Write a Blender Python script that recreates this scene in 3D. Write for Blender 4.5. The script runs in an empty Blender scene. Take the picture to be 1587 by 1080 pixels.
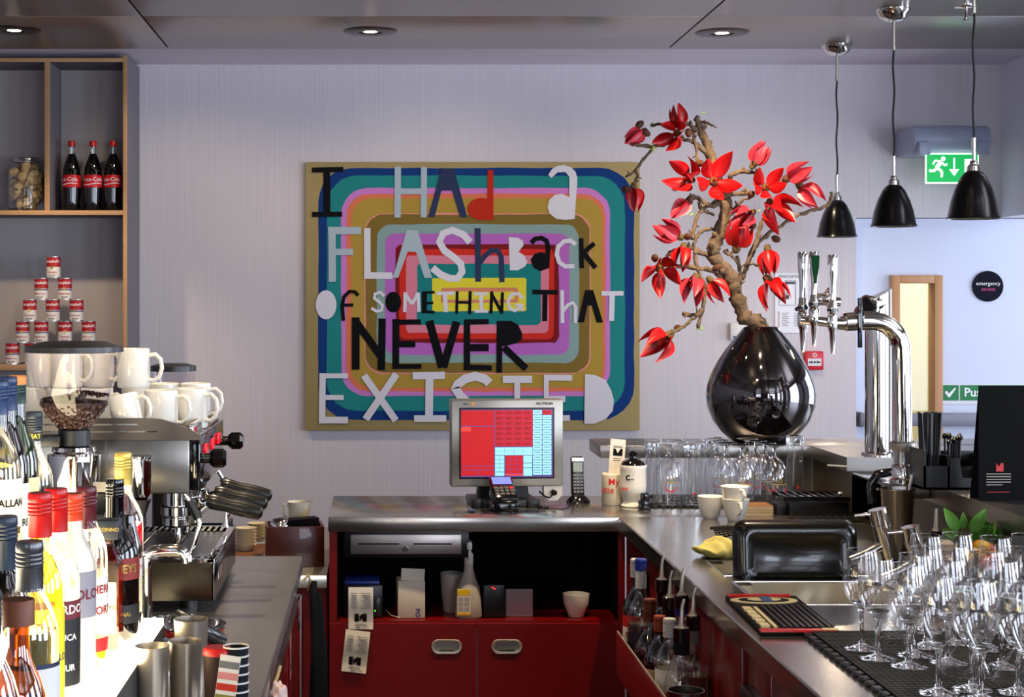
import bpy, bmesh, math, random
from mathutils import Matrix, Vector, Euler
random.seed(7)
sc = bpy.context.scene
PI = math.pi
F = 2500.0; VX, VY, EYE = 585.0, 465.0, 1.57      # focal length in photo pixels, vanishing point, eye height
# ---------------------------------------------------------------- camera, world, lights, exposure
cam = bpy.data.cameras.new('camera'); camo = bpy.data.objects.new('camera', cam); sc.collection.objects.link(camo)
cam.sensor_width = 36; cam.lens = F / 1587 * 36; cam.shift_x = (793.5 - VX) / 1587; cam.shift_y = -(540 - VY) / 1587
camo.location = (0, 0, EYE); camo.rotation_euler = (PI / 2, 0, 0); cam.clip_end = 60
sc.camera = camo
w = bpy.data.worlds.new('world'); sc.world = w; w.use_nodes = True
w.node_tree.nodes['Background'].inputs[0].default_value = (0.78, 0.84, 1.0, 1)
w.node_tree.nodes['Background'].inputs[1].default_value = 0.35
sc.view_settings.view_transform = 'Standard'; sc.view_settings.look = 'None'
sc.view_settings.gamma = 1; sc.view_settings.exposure = 0.55; sc.view_settings.use_curve_mapping = False
sc.cycles.max_bounces = 14; sc.cycles.transparent_max_bounces = 40; sc.cycles.transmission_bounces = 12
sc.cycles.glossy_bounces = 6; sc.cycles.diffuse_bounces = 4
sc.cycles.use_denoising = True; sc.cycles.sample_clamp_indirect = 6
sc.cycles.caustics_refractive = False; sc.cycles.caustics_reflective = False
def area(name, loc, rot, sx, sy, power, col):
    l = bpy.data.lights.new(name, 'AREA'); l.shape = 'RECTANGLE'; l.size = sx; l.size_y = sy; l.energy = power; l.color = col
    o = bpy.data.objects.new(name, l); sc.collection.objects.link(o); o.location = loc; o.rotation_euler = rot; return o
def spot(name, loc, target, power, ang, col=(1, .78, .52), blend=.6, rad=.03):
    l = bpy.data.lights.new(name, 'SPOT'); l.energy = power; l.spot_size = math.radians(ang); l.spot_blend = blend; l.color = col; l.shadow_soft_size = rad
    o = bpy.data.objects.new(name, l); sc.collection.objects.link(o); o.location = loc
    o.rotation_euler = (Vector(target) - Vector(loc)).to_track_quat('-Z', 'Y').to_euler(); return o
COOL = (.76, .84, 1.0)
for i, y in enumerate((-1.6, 1.0, 3.6)):            # daylight at the street windows on the right and behind
    area('window_daylight', (4.35, y, 1.6), (0, PI / 2, 0), 1.9, 1.5, 86, COOL)
area('window_daylight', (2.6, -3.3, 1.7), (PI / 2, 0, 0), 2.2, 1.7, 100, COOL)
area('window_daylight', (-1.6, -3.3, 1.9), (PI / 2, 0, 0), 1.6, 1.2, 30, (.8, .85, 1))
area('entrance_daylight', (4.3, 7.0, 1.5), (0, PI / 2, 0), 1.6, 1.6, 30, COOL)
for loc, tg, p, a in (((.35, 5.1, 2.73), (.35, 5.1, .9), 95, 70), ((1.05, 4.3, 2.73), (1.05, 4.5, .9), 115, 70), ((1.1, 2.6, 2.73), (1.12, 2.7, .9), 90, 60),
                      ((-.35, 4.3, 2.73), (-.4, 4.0, .9), 70, 75), ((-.45, 2.6, 2.73), (-.55, 3.3, 1.2), 50, 65), ((1.1, 4.75, 2.73), (1.22, 5.4, 1.7), 120, 40), ((.5, 3.5, 2.73), (1.05, 5.15, 1.0), 70, 34), ((-1.59, 7.04, 2.72), (-1.5, 7.3, .9), 45, 90),  # narrowest beam is fill added to brighten the cups, not a known downlight
                      ((.3, 6.9, 2.73), (.3, 8.1, .4), 16, 120), ((-.9, 7.04, 2.73), (-.9, 8.1, .4), 12, 120), ((1.6, 6.9, 2.73), (1.6, 8.1, .4), 16, 120)):
    spot('downlight_and_fill_beam', loc, tg, p, a)
# ---------------------------------------------------------------- materials
def lin(c):
    return tuple(((v / 255) / 12.92 if v / 255 <= .04045 else ((v / 255 + .055) / 1.055) ** 2.4) for v in c)
MATS = {}
def mat(name, col, rough=.5, metal=0, noise=0, scale=(8, 8, 8), bump=0, trans=0, ior=1.45, emit=None, es=0, coat=0, rvar=0, detail=3, bd=.002, alpha=1):
    if name in MATS: return MATS[name]
    m = bpy.data.materials.new(name); m.use_nodes = True; nt = m.node_tree; b = nt.nodes['Principled BSDF']; L = nt.links
    c = lin(col) + (1,)
    b.inputs['Base Color'].default_value = c; b.inputs['Roughness'].default_value = rough; b.inputs['Metallic'].default_value = metal
    b.inputs['Transmission Weight'].default_value = trans; b.inputs['IOR'].default_value = ior; b.inputs['Coat Weight'].default_value = coat
    if not metal and rough >= .55: b.inputs['Specular IOR Level'].default_value = .12
    if emit: b.inputs['Emission Color'].default_value = lin(emit) + (1,); b.inputs['Emission Strength'].default_value = es
    if noise or bump or rvar:
        tc = nt.nodes.new('ShaderNodeTexCoord'); mp = nt.nodes.new('ShaderNodeMapping'); mp.inputs['Scale'].default_value = scale
        nz = nt.nodes.new('ShaderNodeTexNoise'); nz.inputs['Scale'].default_value = 1; nz.inputs['Detail'].default_value = detail
        L.new(tc.outputs['Object'], mp.inputs[0]); L.new(mp.outputs[0], nz.inputs[0])
        if noise:
            mx = nt.nodes.new('ShaderNodeMix'); mx.data_type = 'RGBA'
            mx.inputs[6].default_value = tuple(v * (1 - noise) for v in c[:3]) + (1,); mx.inputs[7].default_value = tuple(min(1, v * (1 + noise)) for v in c[:3]) + (1,)
            L.new(nz.outputs[0], mx.inputs[0]); L.new(mx.outputs[2], b.inputs['Base Color'])
        if rvar:
            mr = nt.nodes.new('ShaderNodeMapRange'); mr.inputs[3].default_value = max(.02, rough - rvar); mr.inputs[4].default_value = rough + rvar
            L.new(nz.outputs[0], mr.inputs[0]); L.new(mr.outputs[0], b.inputs['Roughness'])
        if bump:
            bp = nt.nodes.new('ShaderNodeBump'); bp.inputs['Strength'].default_value = bump; bp.inputs['Distance'].default_value = bd
            L.new(nz.outputs[0], bp.inputs['Height']); L.new(bp.outputs[0], b.inputs['Normal'])
    MATS[name] = m; return m
def glass(name, tint=(.985, .985, .985), base=.07, edge=.65, gcol=(1, 1, 1)):
    if name in MATS: return MATS[name]
    m = bpy.data.materials.new(name); m.use_nodes = True; nt = m.node_tree; nt.nodes.clear(); L = nt.links
    out = nt.nodes.new('ShaderNodeOutputMaterial'); mx = nt.nodes.new('ShaderNodeMixShader')
    tr = nt.nodes.new('ShaderNodeBsdfTransparent'); gl = nt.nodes.new('ShaderNodeBsdfGlossy'); lw = nt.nodes.new('ShaderNodeLayerWeight')
    tr.inputs[0].default_value = tuple(tint) + (1,); gl.inputs['Roughness'].default_value = .03; gl.inputs[0].default_value = tuple(gcol) + (1,); lw.inputs[0].default_value = .5
    pw = nt.nodes.new('ShaderNodeMath'); pw.operation = 'POWER'; pw.inputs[1].default_value = 2.5
    ma = nt.nodes.new('ShaderNodeMath'); ma.operation = 'MULTIPLY_ADD'; ma.inputs[1].default_value = edge; ma.inputs[2].default_value = base
    L.new(lw.outputs['Facing'], pw.inputs[0]); L.new(pw.outputs[0], ma.inputs[0]); L.new(ma.outputs[0], mx.inputs[0])
    L.new(tr.outputs[0], mx.inputs[1]); L.new(gl.outputs[0], mx.inputs[2]); L.new(mx.outputs[0], out.inputs[0])
    MATS[name] = m; return m
chrome = mat('chrome', (225, 222, 218), .06, 1)
steel = mat('brushed_steel', (184, 180, 174), .2, .95, scale=(8, 420, 8), rvar=.04, noise=.02, detail=1)
steelx = mat('brushed_steel_cross', (170, 168, 164), .27, 1, scale=(60, 3, 60), rvar=.08, noise=.05)
dsteel = mat('dark_steel', (112, 108, 104), .3, 1, scale=(4, 40, 4), rvar=.08, noise=.08)
satin = mat('satin_steel', (186, 180, 168), .36, .6, scale=(50, 50, 4), rvar=.04, noise=.02)
redlam = mat('red_laminate', (114, 4, 4), .3, 0, noise=.04, scale=(3, 3, 3), coat=.2)
dred = mat('dark_red_laminate', (105, 8, 8), .35)
black = mat('black_plastic', (14, 14, 16), .35)
gblack = mat('gloss_black', (8, 8, 10), .08, coat=.5)
mblack = mat('matte_black', (16, 16, 18), .7)
rubber = mat('black_rubber', (22, 21, 20), .6, bump=.6, scale=(400, 400, 400))
white = mat('white_ceramic', (235, 230, 218), .12, coat=.4)
paper = mat('paper', (226, 218, 204), .7)
wpaint = mat('white_paint', (225, 225, 232), .6)
cream = mat('cream_ceramic', (228, 218, 190), .15, coat=.4)
clear = glass('clear_glass')
sglass = mat('solid_glass', (250, 250, 250), 0, trans=1, ior=1.45)
green_g = glass('green_glass', (.12, .25, .1), .08, .6); amber_g = glass('amber_glass', (.5, .22, .05), .08, .6); dark_g = glass('dark_glass', (.08, .06, .05), .08, .6)
redc = mat('red_cap', (190, 20, 18), .3); inkred = mat('red_ink', (200, 25, 25), .5); ink = mat('black_ink', (8, 8, 10), .6); wink = mat('white_ink', (240, 240, 240), .5)
gold = mat('gold_foil', (190, 160, 80), .3, .8)
def flat(c, n=None, r=.6): return mat(n or 'flat_%d_%d_%d' % c, c, r)
# ---------------------------------------------------------------- mesh helpers
class MB:
    def __init__(s): s.v = []; s.f = []; s.m = []
    def add(s, vs, fs, mi=0, M=None):
        o = len(s.v); s.v += [tuple(M @ Vector(v)) if M else tuple(v) for v in vs]
        for f in fs: s.f.append(tuple(i + o for i in f)); s.m.append(mi)
        return s
    def box(s, x0, x1, y0, y1, z0, z1, mi=0, bev=0, M=None, seg=2):
        if bev <= 0:
            vs = [(x, y, z) for z in (z0, z1) for y in (y0, y1) for x in (x0, x1)]
            return s.add(vs, [(0, 2, 3, 1), (4, 5, 7, 6), (0, 1, 5, 4), (2, 6, 7, 3), (0, 4, 6, 2), (1, 3, 7, 5)], mi, M)
        bm = bmesh.new(); bmesh.ops.create_cube(bm, size=1)
        for v in bm.verts: v.co = Vector(((x0 + x1) / 2 + v.co.x * (x1 - x0), (y0 + y1) / 2 + v.co.y * (y1 - y0), (z0 + z1) / 2 + v.co.z * (z1 - z0)))
        bmesh.ops.bevel(bm, geom=bm.edges[:], offset=bev, segments=seg, affect='EDGES', profile=.5)
        bm.verts.index_update(); s.add([v.co[:] for v in bm.verts], [[v.index for v in f.verts] for f in bm.faces], mi, M); bm.free(); return s
    def lathe(s, prof, n=28, mi=0, M=None, a0=0, a1=2 * PI, sx=1, sy=1):
        full = abs(a1 - a0 - 2 * PI) < 1e-6; k = n if full else n + 1; vs = []; rings = []
        for r, z in prof:
            if r < 1e-6: rings.append([len(vs)]); vs.append((0, 0, z)); continue
            ring = []
            for i in range(k):
                a = a0 + (a1 - a0) * i / n; ring.append(len(vs)); vs.append((r * math.cos(a) * sx, r * math.sin(a) * sy, z))
            rings.append(ring)
        fs = []
        for A, B in zip(rings, rings[1:]):
            for i in range(n):
                j = (i + 1) % k if full else i + 1
                if len(A) == 1 and len(B) == 1: continue
                if len(A) == 1: fs.append((A[0], B[j], B[i]))
                elif len(B) == 1: fs.append((A[i], A[j], B[0]))
                else: fs.append((A[i], A[j], B[j], B[i]))
        return s.add(vs, fs, mi, M)
    def cyl(s, r, z0, z1, n=24, mi=0, M=None, bev=0):
        b = min(bev, r * .5)
        return s.lathe([(0, z0), (r - b, z0), (r, z0 + b), (r, z1 - b), (r - b, z1), (0, z1)] if b else [(0, z0), (r, z0), (r, z1), (0, z1)], n, mi, M)
    def tube(s, path, r, n=10, mi=0, M=None, caps=True):
        P = [Vector(p) for p in path]; R = r if isinstance(r, (list, tuple)) else [r] * len(P); vs = []; fs = []; up = None
        for i, p in enumerate(P):
            t = (P[min(i + 1, len(P) - 1)] - P[max(i - 1, 0)]).normalized()
            if up is None: up = t.orthogonal().normalized()
            up = (up - t * up.dot(t)); up = up.normalized() if up.length > 1e-5 else t.orthogonal().normalized()
            b = t.cross(up)
            for k in range(n):
                a = 2 * PI * k / n; vs.append(p + (up * math.cos(a) + b * math.sin(a)) * R[i])
        for i in range(len(P) - 1):
            for k in range(n): j = (k + 1) % n; fs.append((i * n + k, i * n + j, (i + 1) * n + j, (i + 1) * n + k))
        if caps: fs.append(tuple(reversed(range(n)))); fs.append(tuple(range((len(P) - 1) * n, len(P) * n)))
        return s.add(vs, fs, mi, M)
    def prism(s, poly, z0, z1, mi=0, M=None):
        n = len(poly); vs = [(x, y, z0) for x, y in poly] + [(x, y, z1) for x, y in poly]
        fs = [tuple(reversed(range(n))), tuple(range(n, 2 * n))] + [(i, (i + 1) % n, n + (i + 1) % n, n + i) for i in range(n)]
        return s.add(vs, fs, mi, M)
    def text(s, t, size, mi=0, M=None, wrap=None, align='CENTER', bold=0, sx=1):
        vs, fs = textmesh(t, align, bold)
        out = []
        for x, y in vs:
            x *= size * sx; y *= size
            out.append((x, 0, y) if wrap is None else (wrap * math.sin(x / wrap), -wrap * math.cos(x / wrap), y))
        return s.add(out, fs, mi, M)
    def build(s, name, mats, parent=None, loc=(0, 0, 0), rot=(0, 0, 0), angle=40, flatsh=False):
        me = bpy.data.meshes.new(name); me.from_pydata(s.v, [], s.f)
        for m in (mats if isinstance(mats, (list, tuple)) else [mats]): me.materials.append(m)
        me.polygons.foreach_set('material_index', s.m)
        if not flatsh: me.shade_smooth(); me.set_sharp_from_angle(angle=math.radians(angle))
        me.update(); return link(name, me, parent, loc, rot)
_T = {}
def textmesh(t, align, bold):
    k = (t, align, bold)
    if k not in _T:
        c = bpy.data.curves.new('t', 'FONT'); c.body = t; c.align_x = align; c.align_y = 'CENTER'; c.resolution_u = 2; c.offset = bold
        o = bpy.data.objects.new('t', c); me = o.to_mesh()
        _T[k] = ([(v.co.x, v.co.y) for v in me.vertices], [tuple(p.vertices) for p in me.polygons])
        o.to_mesh_clear(); bpy.data.objects.remove(o); bpy.data.curves.remove(c)
    return _T[k]
def link(name, data, parent=None, loc=(0, 0, 0), rot=(0, 0, 0)):
    o = bpy.data.objects.new(name, data); sc.collection.objects.link(o); o.location = loc; o.rotation_euler = rot
    if parent: o.parent = parent
    return o
def tag(o, label, cat, group=None, kind=None):
    o['label'] = label; o['category'] = cat
    if group: o['group'] = group
    if kind: o['kind'] = kind
    return o
def thing(name, label, cat, loc=(0, 0, 0), rz=0, group=None, rot=None):
    o = link(name, None, None, loc, rot or (0, 0, rz)); return tag(o, label, cat, group)
def struct(name, mb, mats, parent=None, **k):
    o = mb.build(name, mats, parent, **k)
    if not parent: o['kind'] = 'structure'
    return o
KIDS = {}
def dup(root, loc, rz=0, label=None, group=None, scale=None, rot=None):
    def cp(o, par):
        c = o.copy(); sc.collection.objects.link(c)
        if par: c.parent = par
        for ch in kids(o): cp(ch, c)
        return c
    r = cp(root, None); r.location = loc; r.rotation_euler = rot or (0, 0, rz)
    if scale: r.scale = (scale,) * 3
    if label: r['label'] = label
    if group: r['group'] = group
    return r
def kids(o):
    return [c for c in list(sc.collection.objects) if c.parent == o] if False else list(o.children)
def at(px, py, z=.92):
    s = (py - VY) / (EYE - z); return ((px - VX) / s, F / s, z)
def pt(px, py, s): return Vector(((px - VX) / s, F / s, EYE - (py - VY) / s))
def T(x, y, z): return Matrix.Translation((x, y, z))
def R(a, ax): return Matrix.Rotation(a, 4, ax)
def aim(p, d):           # matrix that puts local +Z along d at p
    return Matrix.Translation(p) @ Vector(d).to_track_quat('Z', 'Y').to_matrix().to_4x4()
RX = R(PI / 2, 'X')      # local z -> -y (faces the camera)
def rrect(x0, y0, x1, y1, r, n=6, wob=0):
    pts = []
    for cx, cy, a in ((x1 - r, y1 - r, 0), (x0 + r, y1 - r, PI / 2), (x0 + r, y0 + r, PI), (x1 - r, y0 + r, 1.5 * PI)):
        for i in range(n + 1):
            t = a + PI / 2 * i / n; pts.append((cx + r * math.cos(t) + random.uniform(-wob, wob), cy + r * math.sin(t) + random.uniform(-wob, wob)))
    return pts

def relax(L, z, r, it=80, lim=None):       # nudges standing things apart so that none cut into each other
    P = [list(at(px, py, z))[:2] for px, py, *_ in L]; r = r if isinstance(r, list) else [r] * len(P)
    for _ in range(it):
        for i in range(len(P)):
            for j in range(i):
                dx, dy = P[i][0] - P[j][0], P[i][1] - P[j][1]; d = math.hypot(dx, dy) or 1e-4; m = r[i] + r[j] - d
                if m > 0: k = m / d * .5; P[i][0] += dx * k; P[i][1] += dy * k; P[j][0] -= dx * k; P[j][1] -= dy * k
    return P
# ---------------------------------------------------------------- the room
wallm = mat('ribbed_wallpaper', (210, 203, 209), .75, noise=.09, scale=(260, 260, 1.6), bump=.5, detail=2, bd=.003)
struct('floor', MB().box(-3.4, 4.5, -3.5, 9.6, -.1, 0), mat('floor_dark', (60, 52, 48), .4, noise=.1))
struct('wall_back', MB().box(-3.4, 2.41, 8.12, 8.3, 0, 2.76).box(2.41, 3.4, 8.12, 8.3, 1.986, 2.76), wallm)
struct('wall_left', MB().box(-3.5, -3.4, -3.5, 8.3, 0, 2.9), wallm)
struct('wall_upper_right', MB().box(3.14, 3.3, 6.6, 8.12, 1.986, 2.76), mat('upper_wall_daylit', (238, 240, 250), .7))  # whiter than the wallpaper: daylight on this wall put into its colour
struct('wall_rear', MB().box(-3.4, 4.5, -3.6, -3.5, 0, 2.9), mat('dark_wood_wall', (52, 38, 32), .5))
wr = MB().box(4.5, 4.6, -3.5, 9.6, 0, .6).box(4.5, 4.6, -3.5, 9.6, 2.4, 2.9)
for y in (-3.5, -.3, 2.3, 5.0): wr.box(4.5, 4.6, y, y + .35, .6, 2.4)
struct('wall_right', wr, wallm)
struct('wall_corridor', MB().box(2.2, 4.5, 9.3, 9.4, 0, 2.8), mat('cream_wall', (238, 222, 166), .8))
area('corridor_lamp', (2.8, 8.75, 2.7), (0, 0, 0), 1.2, .5, 16, (1, .93, .75))
struct('ceiling_back', MB().box(-3.4, 4.5, 7.5, 9.6, 2.755, 2.9), mat('white_ceiling', (236, 228, 240), .8))
ce = struct('ceiling', MB().box(-3.4, 4.5, -3.5, 7.53, 2.752, 2.9), mat('ceiling_void', (30, 24, 18), .9))
pm = mat('brushed_ceiling_metal', (166, 157, 151), .3, .9, scale=(2, 300, 1), rvar=.03, noise=.02)
xs = [-3.38, -.976, 1.36, 4.5]; ys = [-3.4, 0, 3.4, 6.68, 7.55]
for i in range(3):
    for j in range(4):
        MB().box(xs[i] + .004, xs[i + 1] - .004, ys[j] + .002, ys[j + 1] - .002, 2.745, 2.7505, bev=.0015).build('ceiling_panel', pm, ce)
# emergency door and vision panel
door = struct('door_1', MB().box(2.412, 2.606, 8.2, 8.26, 0, 1.984).box(2.606, 2.865, 8.2, 8.26, 1.696, 1.984).box(2.865, 3.45, 8.2, 8.26, 0, 1.984), mat('door_paint', (208, 214, 236), .5))
wood = mat('pale_beech', (190, 140, 96), .45, noise=.15, scale=(40, 40, 3))
MB().box(2.606, 2.648, 8.17, 8.27, 0, 1.696, bev=.003).box(2.823, 2.865, 8.17, 8.27, 0, 1.696, bev=.003).box(2.648, 2.823, 8.17, 8.27, 1.655, 1.696, bev=.003).build('window_frame', wood, door)
MB().box(2.648, 2.823, 8.225, 8.231, 0, 1.655).build('pane', glass('door_pane', (.97, .98, .95), .015, .3), door)
rail = tag(MB().box(2.43, 3.3, 8.12, 8.16, .935, 1.0, bev=.008).build('crash_rail', mat('rail_grey', (128, 128, 144), .4)), 'grey protective rail running across the white emergency door', 'rail')
MB().box(2.425, 2.445, 8.11, 8.2, .93, 1.005, bev=.006).build('end_cap', mat('rail_end', (104, 104, 116), .4), rail)
sg = thing('safety_sign', 'green and white push bar sign stuck on the emergency door', 'sign', (2.86, 8.197, 1.06))
gsign = mat('sign_green', (0, 118, 62), .5)
MB().box(0, .62, -.003, 0, -.018, .085).build('backing', wpaint, sg)
MB().box(.004, .092, -.005, -.003, 0, .078).box(.1, .61, -.005, -.003, 0, .078).build('green_field', gsign, sg)
MB().prism([(.02, .042), (.03, .05), (.042, .036), (.072, .066), (.077, .06), (.045, .016), (.04, .016)], .006, .007, M=T(0, 0, 0) @ RX).build('tick', wink, sg)
MB().text('Push bar to open', .062, M=T(.118, -.007, .04), align='LEFT', bold=.02).build('lettering', wink, sg)
ds = thing('round_sign', 'round navy emergency access sign on the white door', 'sign', (3.1, 8.195, 1.64))
MB().cyl(.078, 0, .006, 48, M=RX, bev=.001).build('disc', mat('navy_disc', (10, 10, 28), .6), ds)
MB().text('emergency', .028, M=T(0, -.008, .014)).build('lettering', wink, ds)
MB().text('access', .028, M=T(0, -.008, -.014)).build('lettering', mat('pink_ink', (205, 60, 130), .5), ds)
# exit sign
ex = thing('exit_sign', 'green running man exit sign under a grey lamp housing', 'sign', tuple(pt(1471, 238, 318)))
hz = mat('housing_grey', (168, 176, 200), .4)
MB().lathe([(0, -.185), (.062, -.185), (.066, -.18), (.066, .18), (.062, .185), (0, .185)], 28, M=T(0, .01, .07) @ R(PI / 2, 'Y')).box(-.18, .18, .0, .258, .0, .13, bev=.01).build('housing', hz, ex)
MB().box(-.17, -.115, -.075, .02, -.01, .05, bev=.004).build('bracket', hz, ex)
MB().box(.115, .17, -.075, .02, -.01, .05, bev=.004).build('bracket', hz, ex)
MB().box(-.13, .13, -.04, -.034, -.15, 0, bev=.002).build('plate', mat('lit_sign_edge', (235, 245, 235), .4, emit=(220, 255, 225), es=.9), ex)
MB().box(-.123, .123, -.0415, -.04, -.142, -.008).build('green_field', mat('lit_green', (0, 150, 70), .4, emit=(0, 165, 75), es=.75), ex)
lw_ = mat('lit_white', (245, 255, 245), .4, emit=(235, 255, 240), es=.95)
man = MB(); M_ = T(-.066, -.043, -.072)
man.cyl(.011, 0, .001, 16, M=M_ @ T(.022, 0, .043) @ RX)
for a, b, w_ in (((.014, .03), (-.01, .0), .02), ((-.01, .0), (.016, -.018), .013), ((.016, -.018), (.014, -.046), .012), ((-.008, .0), (-.022, -.016), .013), ((-.022, -.016), (-.046, -.014), .012), ((.012, .03), (-.018, .034), .009), ((-.018, .034), (-.028, .016), .009), ((.016, .026), (.03, .01), .009), ((.03, .01), (.042, .018), .009)):
    dx, dz = b[0] - a[0], b[1] - a[1]; l = math.hypot(dx, dz); nx, nz = -dz / l * w_ / 2, dx / l * w_ / 2
    man.add([(a[0] + nx, 0, a[1] + nz), (a[0] - nx, 0, a[1] - nz), (b[0] - nx, 0, b[1] - nz), (b[0] + nx, 0, b[1] + nz)], [(0, 1, 2, 3)], M=M_)
man.build('running_man', lw_, ex)
MB().prism([(-.003, .045), (.005, .045), (.005, -.01), (.025, -.01), (.001, -.042), (-.023, -.01), (-.003, -.01)], 0, .001, M=T(.008, -.043, -.07) @ RX).build('arrow', lw_, ex)
MB().box(.06, .108, -.0435, -.042, -.125, -.03).build('doorway_symbol', lw_, ex)
# evacuation plan, call point, white switch
ep = thing('evacuation_plan', 'white evacuation plan sheet with floor drawing behind the beer taps', 'poster', (2.02, 8.118, 1.405))
pw = mat('plan_white', (232, 232, 242), .5)
MB().box(-.02, .145, -.004, 0, 0, .3).build('sheet', pw, ep)
MB().text('EVACUATION', .02, M=T(.06, -.006, .283)).build('heading', ink, ep)
pl = MB()
for x0, x1, z0, z1 in ((.03, .085, .262, .264), (.03, .032, .24, .262), (.083, .085, .14, .262), (.0, .085, .138, .14), (.0, .002, .138, .195), (.0, .04, .195, .197), (.04, .042, .17, .25), (.03, .08, .245, .258), (.01, .05, .17, .19)): pl.box(x0, x1, -.006, -.004, z0, z1)
pl.build('floor_drawing', flat((90, 90, 100)), ep)
t_ = MB()
for k in range(16): t_.box(.015 + .06 * (k // 8), .05 + .06 * (k // 8) + random.uniform(-.01, .01), -.0055, -.004, .035 + .009 * (k % 8), .038 + .009 * (k % 8))
t_.build('small_print', flat((150, 150, 160)), ep)
MB().cyl(.011, 0, .001, M=T(.09, -.0045, .12) @ RX).build('dot', ink, ep)
s_ = MB()
for k in range(9): s_.box(-.005, .002, -.0055, -.004, .03 + .009 * k, .035 + .009 * k, mi=k % 2)
s_.build('coloured_key', [inkred, gsign], ep)
cp = thing('fire_call_point', 'red fire alarm call point on the wall right of the vase', 'fire alarm', (2.19, 8.118, 1.267))
MB().box(-.047, .047, -.035, 0, -.047, .047, bev=.006).build('case', mat('alarm_red', (200, 20, 40), .35), cp)
MB().box(-.034, .034, -.037, -.034, -.026, .01).build('window_label', wpaint, cp)
MB().prism([(-.028, -.003), (-.016, -.003), (-.016, -.008), (-.008, 0), (-.016, .008), (-.016, .003), (-.028, .003)], 0, .001, M=T(0, -.0375, -.008) @ RX).prism([(.028, -.003), (.016, -.003), (.016, -.008), (.008, 0), (.016, .008), (.016, .003), (.028, .003)], 0, .001, M=T(0, -.0375, -.008) @ RX).cyl(.005, 0, .001, M=T(0, -.0375, -.008) @ RX).build('arrows', ink, cp)
MB().lathe([(.007, 0), (.009, .001), (.011, 0)], 20, M=T(0, -.0365, .028) @ RX).build('emblem', wink, cp)
ws = thing('wall_box', 'small white control box on the wall left of the vase', 'switch', (1.8, 8.118, 1.41))
MB().box(-.03, .045, -.03, 0, -.04, .045, bev=.005).build('case', mat('switch_white', (222, 220, 216), .4), ws)
MB().box(-.015, .01, -.032, -.029, -.036, -.02).build('blue_mark', flat((50, 70, 150)), ws)
# ---------------------------------------------------------------- painting
SW = 308.0; PY = 8.12
pa = thing('painting', 'large painting of nested coloured bands with hand cut words', 'painting', (0, 0, 0))
def wpt(x, y, d): return ((x - VX) / SW, PY - d, EYE - (y - VY) / SW)
cm = mat('canvas_tan', (164, 146, 100), .8, noise=.08, scale=(6, 6, 6), bump=.2)
x0, _, z1 = wpt(474, 252, 0); x1, _, z0 = wpt(990, 666, 0)
MB().box(x0, x1, PY - .035, PY - .001, z0, z1, bev=.003).build('canvas', cm, pa)
bands = [(494, 261, 981, 650, 52, (18, 56, 118)), (507, 273, 967, 636, 46, (34, 130, 130)), (529, 292, 944, 613, 40, (198, 124, 196)), (537, 301, 937, 606, 35, (216, 116, 84)),
         (545, 308, 932, 600, 30, (172, 142, 62)), (565, 331, 914, 579, 28, (220, 140, 130)), (567, 333, 912, 577, 27, (124, 102, 46)), (584, 348, 896, 562, 22, (132, 160, 158)),
         (597, 362, 881, 549, 16, (178, 102, 188)), (613, 379, 865, 531, 10, (120, 24, 28)), (619, 386, 857, 525, 9, (204, 46, 36)), (629, 396, 849, 516, 8, (212, 124, 146)),
         (646, 409, 837, 503, 6, (26, 122, 124)), (669, 431, 815, 482, 4, (218, 206, 56)), (683, 446, 802, 469, 3, (208, 130, 100)), (687, 452, 797, 464, 3, (216, 204, 60))]
d = .0355
for bx0, by0, bx1, by1, r, c in bands:
    d += .0004; q = []
    base = rrect(bx0, by0, bx1, by1, r)
    for i in range(len(base)):
        a, b = base[i], base[(i + 1) % len(base)]; n = max(1, int(math.hypot(b[0] - a[0], b[1] - a[1]) / 25))
        for k in range(n): q.append((a[0] + (b[0] - a[0]) * k / n + random.uniform(-.7, .7), a[1] + (b[1] - a[1]) * k / n + random.uniform(-.7, .7)))
    MB().add([wpt(x, y, d) for x, y in q], [tuple(range(len(q)))]).build('painted_band', mat('paint_%d_%d_%d' % c, c, .7, noise=.06, scale=(5, 5, 5)), pa, flatsh=True)
LC = {'k': (6, 6, 12), 'w': (214, 212, 222), 'g': (168, 184, 194), 'n': (44, 54, 86), 'r': (184, 42, 24)}
crops = {1: (460, 240, 4.91), 2: (720, 240, 4.91), 3: (460, 440, 4.5), 4: (720, 440, 4.5)}
def arc(cx, cy, rx, ry, a0, a1, n=12): return [(cx + rx * math.cos(math.radians(a0 + (a1 - a0) * i / n)), cy + ry * math.sin(math.radians(a0 + (a1 - a0) * i / n))) for i in range(n + 1)]
def letter(crop, col, *shapes):
    global d
    ox, oy, k = crops[crop]; mb = MB()
    for i, sh in enumerate(shapes):
        dd = d + .0006 + i * .00015
        if sh[0] == 's':                                  # brush stroke of a width along points
            w_, pts = sh[1], sh[2]; L_ = []; R_ = []
            for j, p in enumerate(pts):
                a = pts[max(j - 1, 0)]; b = pts[min(j + 1, len(pts) - 1)]; l = math.hypot(b[0] - a[0], b[1] - a[1]) or 1
                nx, ny = -(b[1] - a[1]) / l * w_ / 2, (b[0] - a[0]) / l * w_ / 2; L_.append((p[0] + nx, p[1] + ny)); R_.append((p[0] - nx, p[1] - ny))
            n = len(pts); mb.add([wpt(ox + x / k, oy + y / k, dd) for x, y in L_ + R_], [(j, j + 1, n + j + 1, n + j) for j in range(n - 1)])
        else: mb.add([wpt(ox + x / k, oy + y / k, dd) for x, y in sh], [tuple(range(len(sh)))])
    mb.build('letter', mat('lettering_' + col, LC[col], .65), pa, flatsh=True)
def S(w_, *p): return ('s', w_, list(p))
letter(1, 'k', S(38, (118, 120), (355, 115)), S(50, (230, 115), (232, 455)), S(38, (118, 456), (346, 454)))
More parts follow.
